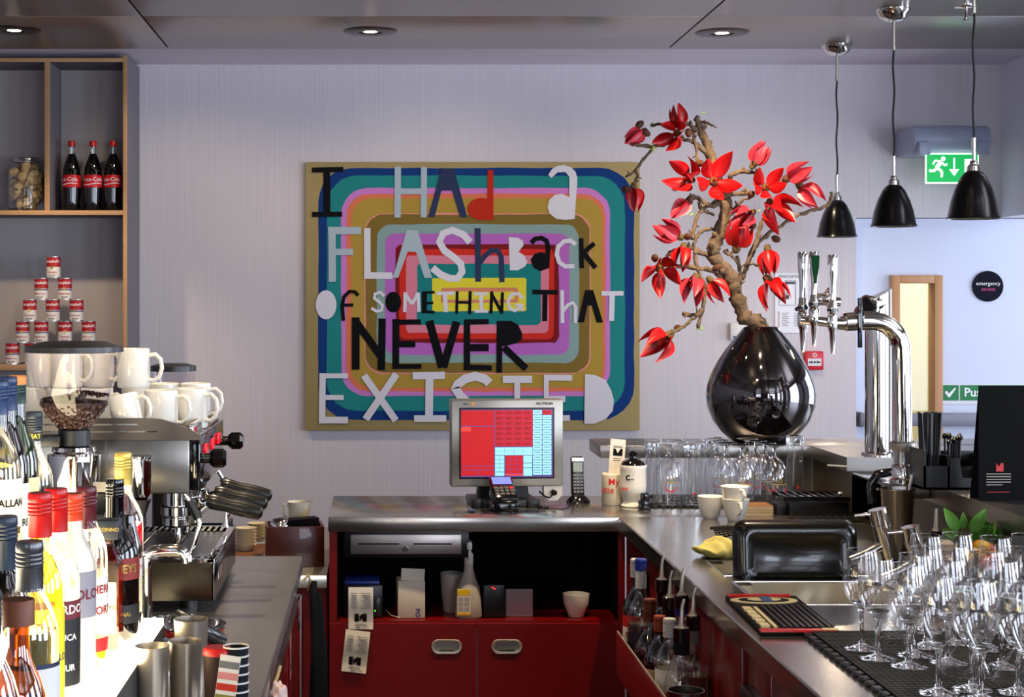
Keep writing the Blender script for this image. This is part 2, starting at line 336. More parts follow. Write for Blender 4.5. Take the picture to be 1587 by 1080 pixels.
letter(1, 'g', S(48, (768, 92), (766, 480)), S(46, (966, 98), (964, 478)), S(42, (770, 282), (964, 282)))
letter(1, 'n', [(1100, 105), (1192, 107), (1295, 478), (1240, 478), (1180, 275), (1098, 275), (1046, 475), (998, 475)])
letter(2, 'r', S(44, (193, 120), (193, 420)), [(215, 498)] + arc(125, 415, 105, 84, 90, 290) + [(215, 332)])
letter(2, 'w', [(630, 155), (660, 112), (700, 88), (750, 82), (800, 98), (835, 130), (850, 175), (850, 215), (830, 490), (760, 498), (690, 488), (640, 450), (624, 400), (640, 345), (680, 308), (735, 300), (790, 325), (790, 170), (760, 135), (700, 138), (655, 180)])
letter(1, 'g', S(56, (270, 550), (272, 966)), S(56, (240, 578), (490, 578)), S(48, (290, 740), (430, 740)))
letter(1, 'w', S(50, (536, 560), (538, 940)), S(50, (512, 918), (725, 920)))
letter(1, 'g', [(835, 574), (918, 576), (1028, 936), (970, 936), (905, 740), (843, 738), (770, 936), (712, 936), (740, 905)])
letter(1, 'w', S(54, (1315, 668), (1265, 610), (1180, 575), (1110, 600), (1082, 665), (1120, 730), (1190, 780), (1245, 830), (1255, 890), (1220, 940), (1160, 940), (1090, 910), (1030, 860)))
letter(2, 'n', S(44, (96, 560), (100, 966)), S(40, (105, 830), (150, 770), (200, 730), (250, 730), (275, 780), (280, 970)))
letter(2, 'w', [(330, 628), (400, 632), (438, 655), (444, 690), (405, 738), (450, 768), (472, 815), (455, 850), (400, 880), (340, 878)])
letter(2, 'k', S(36, (503, 672), (530, 642), (580, 634), (618, 655), (630, 700), (620, 860)), [(496, 800), (530, 752), (580, 740), (632, 760), (636, 862), (570, 885), (520, 860)])
letter(2, 'w', S(34, (838, 685), (800, 655), (750, 660), (705, 700), (695, 760), (715, 820), (760, 850), (828, 848)))
letter(2, 'k', S(34, (880, 636), (884, 862)), S(34, (980, 675), (890, 752)), S(36, (900, 750), (990, 860)))
letter(3, 'w', arc(206, 145, 72, 101, 0, 345, 22))
letter(3, 'k', S(24, (326, 256), (318, 150), (330, 90), (370, 52), (405, 55), (430, 80)), S(22, (315, 148), (395, 146)))
letter(3, 'w', S(22, (610, 85), (580, 58), (545, 70), (540, 100), (570, 122), (598, 150), (590, 184), (555, 190), (520, 168)))
letter(3, 'k', arc(672, 126, 55, 72, 0, 345, 20))
letter(3, 'w', S(24, (755, 58), (752, 195)), S(24, (752, 66), (802, 140)), S(24, (846, 62), (802, 140)), S(24, (846, 60), (850, 194)))
letter(3, 'k', S(36, (888, 54), (888, 204)), S(18, (880, 60), (960, 58)), S(18, (880, 135), (950, 131)), S(20, (880, 192), (960, 198)))
letter(3, 'w', S(24, (972, 66), (1098, 64)), S(30, (1030, 66), (1038, 196)))
letter(3, 'k', S(20, (1116, 50), (1112, 208)), S(22, (1206, 50), (1202, 210)), S(18, (1112, 128), (1204, 130)))
letter(4, 'w', S(20, (64, 68), (158, 68)), S(26, (112, 70), (114, 190)), S(20, (66, 190), (158, 190)))
letter(4, 'k', S(22, (186, 52), (180, 206)), S(22, (180, 60), (250, 190)), S(22, (260, 58), (254, 208)))
letter(4, 'w', S(24, (402, 100), (370, 68), (325, 72), (298, 120), (310, 170), (345, 186), (385, 165), (392, 142)), S(16, (345, 146), (400, 144)), S(18, (395, 140), (396, 186)))
letter(4, 'k', S(32, (468, 56), (642, 58)), S(34, (556, 58), (553, 258)))
letter(4, 'w', S(26, (674, 44), (676, 272)), S(24, (680, 190), (715, 145), (750, 130), (768, 160), (766, 272)))
letter(4, 'k', [(836, 42), (890, 42), (958, 268), (916, 268), (880, 148), (850, 150), (826, 266), (784, 266)])
letter(4, 'w', S(32, (946, 66), (1100, 66)), S(38, (1022, 66), (1016, 256)))
letter(3, 'k', S(54, (412, 232), (412, 595)), S(52, (405, 250), (585, 500)), S(50, (596, 240), (590, 598)))
letter(3, 'k', S(46, (690, 244), (690, 590)), S(36, (668, 266), (864, 264)), S(44, (690, 418), (826, 418)), S(34, (668, 574), (868, 572)))
letter(3, 'k', S(56, (922, 256), (1012, 580)), S(54, (1112, 262), (1020, 580)))
letter(4, 'k', S(44, (14, 250), (14, 600)), S(36, (0, 264), (165, 262)), S(50, (14, 442), (165, 442)), S(38, (0, 578), (186, 584)))
letter(4, 'k', S(40, (240, 256), (238, 616)), [(222, 256), (320, 256), (370, 285), (396, 340), (396, 380), (360, 412), (300, 425), (222, 440)], S(48, (270, 440), (425, 588)))
letter(3, 'w', S(44, (182, 620), (178, 968)), S(34, (160, 638), (358, 638)), S(34, (180, 788), (328, 788)), S(46, (160, 945), (358, 945)))
letter(3, 'w', S(48, (468, 635), (690, 948)), S(50, (694, 626), (480, 940)))
letter(3, 'w', S(50, (806, 638), (1030, 634)), S(54, (924, 640), (920, 935)), S(46, (816, 934), (1040, 934)))
letter(4, 'w', S(62, (170, 690), (140, 660), (70, 640), (0, 660), (-55, 700), (-70, 720), (-30, 780), (60, 860), (100, 900), (60, 945), (-60, 940)))
letter(4, 'w', S(50, (262, 662), (466, 662)), S(40, (362, 664), (362, 940)))
letter(4, 'w', S(34, (564, 632), (564, 945)), S(40, (548, 650), (744, 652)), S(42, (564, 798), (696, 798)), S(40, (564, 932), (728, 930)))
letter(4, 'w', [(832, 626), (900, 632), (975, 665), (1015, 740), (1034, 810), (1026, 880), (980, 935), (900, 970), (828, 970)])
# ---------------------------------------------------------------- left shelving
ply = mat('plywood_edge', (176, 134, 92), .5, noise=.2, scale=(3, 3, 160)); lamg = mat('grey_laminate', (122, 118, 124), .55); lamd = mat('grey_laminate_side', (96, 94, 112), .5)
SF = 324.0; yf = F / SF; yb = 8.0
def sx_(px): return (px - VX) / SF
def sz_(py): return EYE - (py - VY) / SF
sh = thing('display_shelf', 'tall grey shelving with plywood edges on the left wall', 'shelving', (0, 0, 0))
def board(name, x0, x1, z0, z1, y1=yb):
    b = MB().box(x0, x1, yf + .004, y1, z0, z1).build(name, lamg, sh)
    MB().box(x0, x1, yf, yf + .004, z0, z1, bev=.001).build('edge_banding', ply, b); return b
board('side_panel', sx_(190.5), sx_(197), .1, sz_(86), 8.119)
board('top_board', -2.3, sx_(190.4), sz_(96), sz_(90))
board('shelf_board', -2.3, sx_(190.4), sz_(333), sz_(326)); board('shelf_board', -2.3, sx_(190.4), sz_(574), sz_(565)); board('shelf_board', -2.3, sx_(190.4), .5, .52)
board('divider', sx_(69), sx_(77), sz_(326), sz_(96.2))
MB().box(-2.3, sx_(190.4), yb, 8.118, .1, sz_(89)).build('back_panel', mat('shelf_back', (168, 160, 160), .6), sh)
shz1 = sz_(326); shz2 = sz_(565)
# pasta jar
pj = thing('pasta_jar', 'clip top glass jar full of large pasta shells on the shelf', 'jar', (sx_(32), yf + .13, shz1))
MB().lathe([(.0, .002), (.075, .002), (.088, .015), (.089, .17), (.08, .205), (.055, .232), (.052, .262)], 32).build('glass_body', glass('jar_glass', (.95, .95, .93), .1, .85), pj)
MB().lathe([(.056, .236), (.06, .24), (.06, .256), (.057, .262), (.0, .27)], 32).build('lid', glass('lid_glass', (.6, .6, .58), .4, .6), pj)
MB().tube([(.061 * math.cos(a * PI / 8), .061 * math.sin(a * PI / 8), .244) for a in range(17)], .0018, 6).tube([(.06, -.02, .244), (.085, -.03, .222), (.07, -.035, .2)], .0015, 6).tube([(-.06, -.02, .25), (-.078, -.02, .24), (-.06, -.02, .228)], .0015, 6).build('wire_clip', chrome, pj)
pasta = mat('pasta', (222, 186, 128), .55, noise=.08, scale=(60, 60, 60))
shell = MB()
pr = [(.002, -.02), (.012, -.017), (.0165, -.008), (.0175, .004), (.014, .014), (.006, .019)]
shell.lathe(pr, 12, a0=-.5, a1=4.0); sme = shell.build('pasta_shell', pasta, pj); first = True
for k in range(46):
    a = random.uniform(0, 2 * PI) if k % 3 else random.uniform(PI, 2 * PI); r = .064 if k > 8 else .03; z = .024 + .2 * (k % 46) / 46
    if z > .19: r *= .6
    o = sme if first else link('pasta_shell', sme.data, pj); first = False
    o.location = (r * math.cos(a), r * math.sin(a), z); o.rotation_euler = (random.uniform(0, 6), random.uniform(0, 6), random.uniform(0, 6)); o.scale = (1.35, 1.35, 1.2)
# cola bottles
def cola(loc, label, rz):
    t = thing('cola_bottle', label, 'bottle', loc, rz, 'cola bottles on the shelf')
    MB().lathe([(.0, .002), (.036, .002), (.042, .01), (.041, .05), (.0445, .09), (.0445, .17), (.04, .21), (.028, .25), (.0165, .278)], 28).build('filled_body', mat('cola', (10, 4, 4), .04, coat=.6), t)
    MB().lathe([(.0168, .278), (.0148, .3), (.0145, .318)], 20).build('neck', glass('neck_glass', (.75, .78, .75), .15, .8), t)
    MB().lathe([(.0165, .316), (.0175, .318), (.0175, .338), (.016, .341), (0, .341)], 24).build('cap', redc, t)
    lb = MB().lathe([(.0452, .115), (.0452, .17), (.043, .178)], 28).build('paper_label', mat('cola_red', (206, 16, 28), .4), t)
    MB().text('Coca-Cola', .027, M=T(0, 0, .153), wrap=.0458, bold=.01).build('lettering', wink, lb)
    sw = MB()
    for a in range(12):
        p = [];
        for b in (a, a + 1):
            th = -1.3 + 2.6 * b / 12; z = .131 + .004 * math.sin(th * 2.2); p += [(.0457 * math.sin(th), -.0457 * math.cos(th), z - .002), (.0457 * math.sin(th), -.0457 * math.cos(th), z + .002)]
        sw.add(p, [(0, 2, 3, 1)])
    sw.build('white_wave', wink, lb)
cola((sx_(105) , yf + .1, shz1), 'leftmost of three cola bottles with red caps on the shelf', -.45)
cola((sx_(138.5), yf + .1, shz1), 'middle of three cola bottles with red caps on the shelf', 0)
cola((sx_(170), yf + .1, shz1), 'rightmost of three cola bottles with red caps on the shelf', -.3)
# soup cans
cs = thing('soup_can', '', 'can', (0, 0, 0), 0, 'pyramid of soup cans')
MB().lathe([(0, .002), (.031, .002), (.0335, .0), (.0335, .003), (.033, .004)], 24).lathe([(.033, .098), (.0335, .099), (.0335, .102), (.031, .102), (.031, .1), (0, .1)], 24).build('tin', chrome, cs)
MB().lathe([(.0332, .004), (.0332, .053)], 24).build('white_label', mat('can_white', (222, 214, 206), .5), cs)
MB().lathe([(.0332, .053), (.0332, .098)], 24).build('red_label', mat('can_red', (168, 16, 24), .5), cs)
MB().text("Campbell's", .019, M=T(0, 0, .08) , wrap=.0338, bold=.01).build('lettering', wink, cs)
MB().cyl(.0075, 0, .001, 18, M=T(0, -.0335, .052) @ RX).build('gold_disc', gold, cs)
soup = MB().text('SOUP', .012, M=T(0, 0, .011), wrap=.0338, bold=.02).build('lettering', flat((60, 40, 40)), cs)
cans = [(79, 4, 't')] + [(x, 3, 'm') for x in (60, 97)] + [(42, 2, 't'), (78, 2, 'm'), (115, 2, 'm')] + [(31, 1, 'm'), (60, 1, 'm'), (97, 1, 't'), (134, 1, 'm')] + [(15, 0, 'm'), (45, 0, 't'), (79, 0, 'm'), (115, 0, 't'), (150, 0, 'm')]
desc = ['single soup can at the top of the pyramid', 'left soup can in the second row from the top', 'right soup can in the second row from the top', 'left soup can in the middle row of the pyramid', 'centre soup can in the middle row of the pyramid', 'right soup can in the middle row of the pyramid',
        'leftmost soup can in the fourth row down', 'second soup can from the left in the fourth row', 'third soup can from the left in the fourth row', 'rightmost soup can in the fourth row behind the hopper lid',
        'soup can at the left end of the bottom row', 'second can in the bottom row beside the grinder hopper', 'third can in the bottom row seen behind the grinder hopper', 'fourth can in the bottom row behind the grinder hopper', 'last can in the bottom row behind the grinder hopper']
for i, (px, row, kind) in enumerate(cans):
    loc = (sx_(px), yf + .06, shz2 + .001 + .1035 * row)
    c = dup(cs, loc, random.uniform(-.12, .12), ('red and white tomato ' if kind == 't' else 'red and white mushroom ') + desc[i])
    MB().text('Tomato' if kind == 't' else 'Mushroom', .0155 if kind == 't' else .0125, M=T(0, 0, .028), wrap=.0338, bold=.015).build('lettering', mat('can_red_ink', (170, 30, 40), .5), c)
    if kind == 'm': MB().lathe([(.0336, .045), (.0336, .05)], 24, a0=PI, a1=2 * PI).build('blue_stripe', flat((40, 50, 130)), c)
for o in kids(cs): bpy.data.objects.remove(o)
bpy.data.objects.remove(cs)
# ---------------------------------------------------------------- counters
WZ = .92
# L shaped steel worktop with two sink openings; the front edge is 45 mm deep
top = thing('steel_worktop', 'brushed steel L-shaped bar worktop with two sinks', 'worktop', (0, 0, 0))
slab = MB()
slab.box(-.148, 1.425, 4.835, 5.36, WZ - .045, WZ, bev=.004)
for x0, x1, y0, y1 in ((.728, .82, 1.75, 4.835), (.82, 1.16, 4.02, 4.835), (.82, 1.16, 3.72, 3.80), (.82, 1.16, 1.75, 3.44), (1.16, 1.425, 1.75, 4.835)): slab.box(x0, x1, y0, y1, WZ - .045, WZ)
slab.build('worktop', steel, top)
MB().tube([(.729, 1.76, WZ - .004), (.729, 4.835, WZ - .004)], .004, 8).build('front_edge', steel, top)
for y0, y1 in ((3.44, 3.72), (3.80, 4.02)):
    bm = bmesh.new(); bmesh.ops.create_cube(bm, size=1)
    for v in bm.verts: v.co = Vector((.99 + v.co.x * .334, (y0 + y1) / 2 + v.co.y * (y1 - y0 - .006), WZ - .0915 + v.co.z * .18))
    bm.faces.ensure_lookup_table(); tf = max(bm.faces, key=lambda f: f.calc_center_median().z); bmesh.ops.delete(bm, geom=[tf], context='FACES_ONLY')
    bmesh.ops.bevel(bm, geom=[e for e in bm.edges if not e.is_boundary], offset=.035, segments=4, affect='EDGES')
    bmesh.ops.reverse_faces(bm, faces=bm.faces[:])
    me = bpy.data.meshes.new('sink_basin'); bm.to_mesh(me); bm.free(); me.materials.append(mat('basin_steel', (214, 204, 178), .35, .35)); me.shade_smooth(); link('sink_basin', me, top)
    MB().tube([(.82, y0, WZ), (1.16, y0, WZ), (1.16, y1, WZ), (.82, y1, WZ), (.82, y0, WZ)], .003, 8).build('sink_rim', chrome, top)
    MB().lathe([(.0, .001), (.016, .001), (.022, .004), (.024, .001)], 20, M=T(.99, (y0 + y1) / 2, WZ - .1812)).build('drain', chrome, top)
# red cabinet under the till
CY = 4.855
cab = thing('red_cabinet', 'red laminate cabinet with open niche and two doors under the till', 'cabinet', (0, 0, 0))
nz = EYE - (962 - VY) / 515
cb = MB()
cb.box(-.145, -.122, CY, 5.34, .05, WZ - .047).box(.725, .745, CY, 5.34, .05, WZ - .047).box(-.122, .725, CY, 5.34, nz - .02, nz)
cb.box(-.122, .725, CY + .03, 5.34, .05, .08).box(.3, .32, CY + .02, 5.34, .08, nz - .02)
cb.build('carcass', redlam, cab)
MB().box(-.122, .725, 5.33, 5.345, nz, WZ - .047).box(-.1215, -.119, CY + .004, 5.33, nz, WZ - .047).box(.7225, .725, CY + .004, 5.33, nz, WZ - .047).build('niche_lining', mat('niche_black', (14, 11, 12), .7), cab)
dx = EYE - (965 - VY) / 515
def handle(px, par):
    x = (px - VX) / 516; z = EYE - (1001 - VY) / 516
    o = rrect(x - .0465, z - .0225, x + .0465, z + .0225, .0224, 10); i_ = rrect(x - .037, z - .0145, x + .037, z + .0145, .0144, 10); n = len(o)
    vs = [(a, CY - .019, b) for a, b in o] + [(a, CY - .024, b) for a, b in rrect(x - .044, z - .02, x + .044, z + .02, .0199, 10)] + [(a, CY - .023, b) for a, b in i_] + [(a, CY - .004, b) for a, b in i_]
    fs = [(k * n + j, k * n + (j + 1) % n, (k + 1) * n + (j + 1) % n, (k + 1) * n + j) for k in range(3) for j in range(n)] + [tuple(range(3 * n, 4 * n))]
    MB().add(vs, fs).build('handle', satin, par)
for x0, x1, hx in ((-.143, .2955, 692), (.2995, .7405, 785)):
    x = (hx - VX) / 516; z = EYE - (1001 - VY) / 516
    d_ = MB().box(x0, x - .037, CY - .019, CY, .09, dx).box(x + .037, x1, CY - .019, CY, .09, dx).box(x - .037, x + .037, CY - .019, CY, z + .0145, dx).box(x - .037, x + .037, CY - .019, CY, .09, z - .0145).build('door', redlam, cab)
    handle(hx, d_)
# right hand run of red fronts with steel rail
rc = thing('bar_cabinet', 'red fronted bar counter base running towards the viewer', 'cabinet', (0, 0, 0))
rf = MB().box(.76, 1.42, 1.75, 4.83, .05, WZ - .2).box(.76, .78, 1.75, 4.83, WZ - .2, WZ - .05)
rf.build('carcass', mat('dark_red', (70, 6, 6), .5), rc)
for y0, y1 in ((1.78, 2.45), (2.456, 3.05), (3.056, 3.24), (3.3, 4.05), (4.056, 4.5), (4.506, 4.83)):
    MB().box(.745, .762, y0, y1, .08, WZ - .055, bev=.002).build('front_panel', redlam, rc)
MB().box(.722, .745, 1.8, 3.22, WZ - .14, WZ - .115, bev=.003).build('grip_rail', dsteel, rc)
MB().box(.74, .7455, 4.42, 4.62, .62, .82, bev=.01).build('dark_opening', mblack, rc)
# raised customer ledge
lg = thing('bar_ledge', 'raised brushed steel customer ledge around the bar', 'ledge', (0, 0, 0))
LZ = 1.09; lm = mat('ledge_steel', (150, 146, 142), .3, 1, scale=(8, 420, 8), rvar=.04, noise=.02)
MB().box(.735, 2.1, 5.33, 5.6, LZ - .042, LZ, bev=.003).box(1.432, 2.1, 4.92, 5.33, LZ - .042, LZ).box(1.72, 2.1, 4.22, 4.92, LZ - .042, LZ).box(1.432, 2.1, 1.75, 4.22, LZ - .042, LZ).build('ledge_top', lm, lg)
MB().box(1.44, 1.46, 1.8, 5.33, 0, LZ - .045).box(1.28, 2.1, 5.36, 5.38, 0, LZ - .045).build('upstand', mat('upstand_steel', (92, 84, 74), .4, .8, noise=.1), lg)
MB().box(.85, .88, 5.4, 5.43, 0, LZ - .045).build('leg', lm, lg)
# ---------------------------------------------------------------- till and things around it
X = lambda px, s: (px - VX) / s
ti = thing('till_monitor', 'steel framed touch screen till glowing red and pale blue', 'till', (X(785, 492), 5.1, WZ), .045)
ti.rotation_euler = (math.radians(0), 0, .06)
MB().box(-.178, .178, -.025, .03, .063, .338, bev=.006).build('housing', mat('till_steel', (150, 147, 138), .32, .9, noise=.04, scale=(40, 3, 3)), ti)
MB().box(-.152, .15, -.027, -.024, .088, .312, bev=.001).build('screen_surround', black, ti)
scn = MB(); cols = [mat('screen_red', (130, 3, 6), .5, emit=(225, 6, 18), es=.45), mat('screen_blue', (110, 170, 190), .3, emit=(150, 222, 245), es=.6), mat('screen_line', (60, 50, 110), .3, emit=(90, 60, 130), es=.5), mat('screen_bright', (255, 40, 20), .3, emit=(255, 45, 20), es=.9)]
def sc_(x0, x1, z0, z1, m, y=-.0285): # screen coordinates 0..1
    scn.box(-.146 + .29 * x0, -.146 + .29 * x1, y, -.0272, .094 + .212 * (1 - z1), .094 + .212 * (1 - z0), mi=m)
sc_(0, 1, 0, 1, 2, -.028)
sc_(0, .36, .01, .24, 0); sc_(0, .36, .255, .83, 0); sc_(0, .36, .84, .89, 0); sc_(0, .17, .9, .98, 0); sc_(.18, .36, .9, .98, 0); sc_(0, .105, .26, .32, 3, -.0288)
for i in range(4):
    for j in range(7): sc_(.37 + i * .103, .37 + i * .103 + .1, .01 + j * .077, .01 + j * .077 + .073, 0)
for i in range(2):
    for j in range(13): sc_(.785 + i * .104, .785 + i * .104 + .096, .01 + j * .0745, .01 + j * .0745 + .066, 0 if (i == 1 and j == 0) else 1)
for i in range(4):
    for j in range(2): sc_(.37 + i * .103, .37 + i * .103 + .1, .56 + j * .06, .56 + j * .06 + .056, 1)
for i in range(3):
    for j in range(4): sc_(.485 + i * .065, .485 + i * .065 + .06, .685 + j * .067, .685 + j * .067 + .06, 0)
    sc_(.485 + i * .065, .485 + i * .065 + .06, .955, .975, 3)
for i in range(2):
    for j in range(4): sc_(.37 + i * .052, .37 + i * .052 + .048, .685 + j * .06, .685 + j * .06 + .055, 1)
sc_(.37, .47, .93, .985, 1); sc_(.68, .775, .685, .79, 1); sc_(.68, .775, .8, .86, 1); sc_(.68, .775, .87, .985, 1)
scn.build('screen', cols, ti, flatsh=True)
ht = MB()
for i in range(2):
    for j in range(13): ht.box(-.146 + .29 * (.8 + i * .104), -.146 + .29 * (.865 + i * .104), -.0292, -.0286, .094 + .212 * (1 - (.045 + j * .0745)), .094 + .212 * (1 - (.037 + j * .0745)))
for i in range(4):
    for j in range(7):
        for k in (0, 1): ht.box(-.146 + .29 * (.385 + i * .103), -.146 + .29 * (.455 + i * .103 - k * .02), -.0292, -.0286, .094 + .212 * (1 - (.045 + j * .077 + k * .018)), .094 + .212 * (1 - (.038 + j * .077 + k * .018)))
h_ = ht.build('screen_print', flat((70, 60, 80)), ti, flatsh=True); h_['kind'] = 'stuff'
MB().text('VECTRON', .0115, M=T(.118, -.0265, .324), bold=.02).build('lettering', ink, ti)
MB().text('POS', .008, M=T(-.132, -.0265, .323), bold=.02).cyl(.006, 0, .001, 16, mi=1, M=T(-.108, -.0258, .324) @ RX).build('maker_badge', [ink, mat('orange_dot', (240, 160, 40), .4)], ti)
MB().prism([(.118, .064), (.176, .064), (.176, .035), (.16, .018), (.135, .018), (.118, .035)], -.02, .02, M=RX).build('corner_bracket', satin, ti)
MB().cyl(.008, 0, .03, 14, M=T(.147, -.02, .045) @ RX, bev=.002).tube([(.147, -.035, .042), (.13, -.05, .03), (.115, -.04, .035), (.105, -.01, .045)], .003, 6).build('magnetic_key', mblack, ti)
MB().prism([(-.085, .07), (.072, .07), (.078, .0), (-.095, .0)], -.05, -.02, M=RX).build('neck', black, ti)
MB().box(-.115, .095, -.05, .12, .0, .025, bev=.006).box(-.11, -.08, -.06, -.04, 0, .03, bev=.004).box(.06, .1, -.06, -.04, 0, .026, bev=.004).build('base', black, ti)
ct = thing('card_terminal', 'black card payment terminal standing in front of the till', 'card reader', (X(779, 500), 4.98, WZ + .003), .12)
cs_ = R(-.45, 'X')
MB().box(-.045, .045, -.045, .05, 0, .028, bev=.008).box(-.04, .04, -.02, .04, .02, .06, bev=.008).build('cradle', gblack, ct)
hd = MB().box(-.039, .039, -.055, .065, -.012, .012, bev=.008, M=T(0, .0, .058) @ R(.5, 'X')).build('handset', gblack, ct)
MB().box(-.03, .03, .018, .055, .0125, .0135, M=T(0, .0, .058) @ R(.5, 'X')).build('display', mat('terminal_screen', (90, 110, 190), .3, emit=(100, 105, 215), es=.3), ct)
kb = MB()
for i in range(4):
    for j in range(3): kb.box(-.03 + i * .016, -.018 + i * .016, -.04 + j * .016, -.029 + j * .016, .012, .015, mi=(j == 2 and i == 3), M=T(0, .0, .058) @ R(.5, 'X'))
kb.build('keypad', [mat('key_grey', (44, 44, 48), .5), redc], ct)['kind'] = 'stuff'
plt_ = tag(MB().box(X(744, 505), X(846, 505), 4.86, 4.97, WZ, WZ + .004, bev=.0015).build('floor_plate', mat('plate_steel', (140, 138, 134), .2, 1)), 'flat steel access plate let into the worktop before the till', 'plate')
pen = tag(MB().cyl(.005, -.01, .012, 12, M=T(X(728, 500), 4.93, WZ + .006) @ R(PI / 2, 'Y') @ R(.4, 'X')).tube([(X(728, 500) + .004, 4.93, WZ + .006), (X(728, 500) - .002, 5.02, WZ + .006)], .004, 8).build('pen', mat('pen_blue', (70, 80, 110), .3)), 'short blue grey pen lying left of the till', 'pen')
usb = tag(MB().box(-.014, .014, -.008, .008, 0, .009, bev=.003).box(.014, .022, -.006, .006, .002, .007).build('usb_stick', gblack, loc=at(840, 788, WZ), rot=(0, 0, -.25)), 'small black memory stick lying right of the till', 'usb stick')
cbl = tag(MB().tube([(X(835, 500), 5.05, WZ + .003), (X(850, 495), 5.0, WZ + .003), (X(866, 495), 4.99, WZ + .003), (X(880, 492), 5.04, WZ + .004), (X(884, 492), 5.12, WZ + .01)], .002, 6).build('phone_cable', black), 'thin black cable running from the till to the phone cradle', 'cable')
ph = thing('cordless_phone', 'black cordless phone upright in its charging cradle', 'phone', at(896, 779, WZ), .08)
MB().lathe([(0, 0), (.038, 0), (.04, .005), (.034, .014), (.02, .026), (0, .028)], 28, sx=1, sy=.8).build('cradle', gblack, ph)
Mp = T(0, .006, .02) @ R(-.12, 'X')
MB().box(-.021, .021, -.012, .012, 0, .128, bev=.009, M=Mp, seg=3).build('handset', mat('phone_body', (26, 27, 30), .25), ph)
MB().box(-.015, .015, -.0128, -.011, .078, .108, M=Mp).build('display', mat('phone_lcd', (128, 140, 134), .3), ph)
MB().box(-.018, .018, -.0125, -.0115, .112, .122, M=Mp).build('silver_strip', chrome, ph)
kb = MB()
for i in range(3):
    for j in range(6): kb.box(-.016 + i * .0115, -.007 + i * .0115, -.0135, -.0115, .012 + j * .0105, .018 + j * .0105, M=Mp)
kb.build('keypad', mat('key_light', (110, 112, 118), .4), ph)['kind'] = 'stuff'
# niche contents
NZ = nz + .001; ny = CY + .12
dr = thing('cash_drawer', 'black cash drawer with slotted steel front hung under the worktop', 'cash drawer', (X(630, 512), CY + .03, .79))
MB().box(-.19, .19, 0, .4, -.0, .082, bev=.003).build('case', black, dr)
MB().box(-.17, .166, -.008, 0, .012, .072, bev=.003).build('drawer_front', mat('drawer_steel', (172, 162, 158), .35, .85), dr)
MB().box(-.148, -.022, -.0088, -.0078, .041, .045).build('slot', ink, dr); MB().box(.02, .138, -.0088, -.0078, .041, .045).build('slot', ink, dr)
MB().lathe([(.0, .006), (.007, .006), (.009, .003), (.009, 0)], 16, M=T(-.003, -.008, .028) @ RX).build('key_lock', chrome, dr)
def receipt(name, label, loc, rz, rot=None):
    t = thing(name, label, 'receipt', loc, 0, 'hanging till receipts', rot=rot)
    n = 10; vs = []; fs = []
    for i in range(n + 1): z = -.126 * i / n; y = -.004 * math.sin(i * .6) - .002; vs += [(-.037, y, z), (.037, y, z)]
    for i in range(n): fs.append((2 * i, 2 * i + 2, 2 * i + 3, 2 * i + 1))
    MB().add(vs, fs).build('paper_strip', paper, t)
    mb = MB()
    for k in range(9):
        z = -.018 - .0055 * k
        mb.box(-.03 + .002 * (k % 3), -.012, -.0085, -.0078, z, z + .0016); mb.box(.0 + .004 * (k % 4), .03, -.0085, -.0078, z, z + .0016)
    mb.build('printed_lines', flat((120, 112, 104)), t)['kind'] = 'stuff'
    g = MB(); y = .0085
    g.prism([(-.018, -.078), (-.006, -.078), (-.006, -.102), (-.018, -.102)], y, y + .0004, M=RX).prism([(-.004, -.102), (-.004, -.085), (.006, -.078), (.018, -.078), (.018, -.102), (.008, -.102), (.004, -.092)], y, y + .0004, M=RX)
    g.text('citizen', .0135, M=T(0, -.009, -.112) @ R(PI, 'Y'), bold=.01).build('logo', ink, t)
    return t
receipt('till_receipt', 'upper till receipt hanging from the printer over the niche edge', (X(559, 520), CY - .024, EYE - (912 - VY) / 520), 0)
receipt('till_receipt', 'lower till receipt hanging tilted on the red door', (X(555, 520), CY - .028, EYE - (979 - VY) / 520), 0, rot=(0, .11, 0))
pr_ = thing('receipt_printer', 'small black receipt printer with blue tray on top in the niche', 'printer', (X(563, 508), CY + .07, NZ))
MB().box(-.06, .06, -.03, .13, 0, .1, bev=.006).build('body', black, pr_)
MB().box(-.058, .05, -.035, .1, .101, .112, bev=.003).build('blue_tray', mat('tray_blue', (30, 50, 130), .35), pr_)
MB().box(.03, .052, -.034, -.03, .004, .06, bev=.002).build('button_panel', mat('panel_dark', (32, 32, 36), .3), pr_)
MB().cyl(.002, 0, .001, 10, M=T(.036, -.034, .022) @ RX).build('green_light', mat('led_green', (60, 255, 60), emit=(60, 255, 60), es=2), pr_)
ca = thing('white_carton', 'slim white cardboard carton with blue printing in the niche', 'box', (X(638, 512), CY + .035, NZ), .06)
MB().box(-.041, .041, 0, .09, 0, .112, bev=.0015).build('carton_body', mat('carton', (212, 204, 190), .7, noise=.06), ca)
MB().box(-.037, .034, .012, .014, .112, .148, M=R(.05, 'Y')).build('flap', mat('carton', (0, 0, 0)), ca)
MB().text('PO', .02, M=T(.018, -.001, .016) @ R(PI / 2, 'Y'), bold=.02).build('lettering', flat((50, 60, 140)), ca)
sp = thing('spray_bottle', 'translucent plastic spray bottle with yellow label in the niche', 'spray bottle', (X(727, 512), CY + .05, NZ))
pl_ = mat('milky_plastic', (206, 196, 180), .35, trans=.25)
MB().lathe([(0, 0), (.037, 0), (.041, .006), (.038, .05), (.034, .09), (.022, .12), (.014, .145), (.013, .165)], 24, sx=1, sy=.7).build('bottle_body', pl_, sp)
MB().lathe([(.014, .163), (.014, .192), (.008, .198), (.007, .21)], 18).box(-.007, .009, -.03, .03, .208, .232, bev=.004).tube([(0, -.025, .205), (0, -.03, .19), (0, -.024, .175)], .003, 6).build('trigger_head', mat('plastic_white', (216, 210, 200), .35), sp)
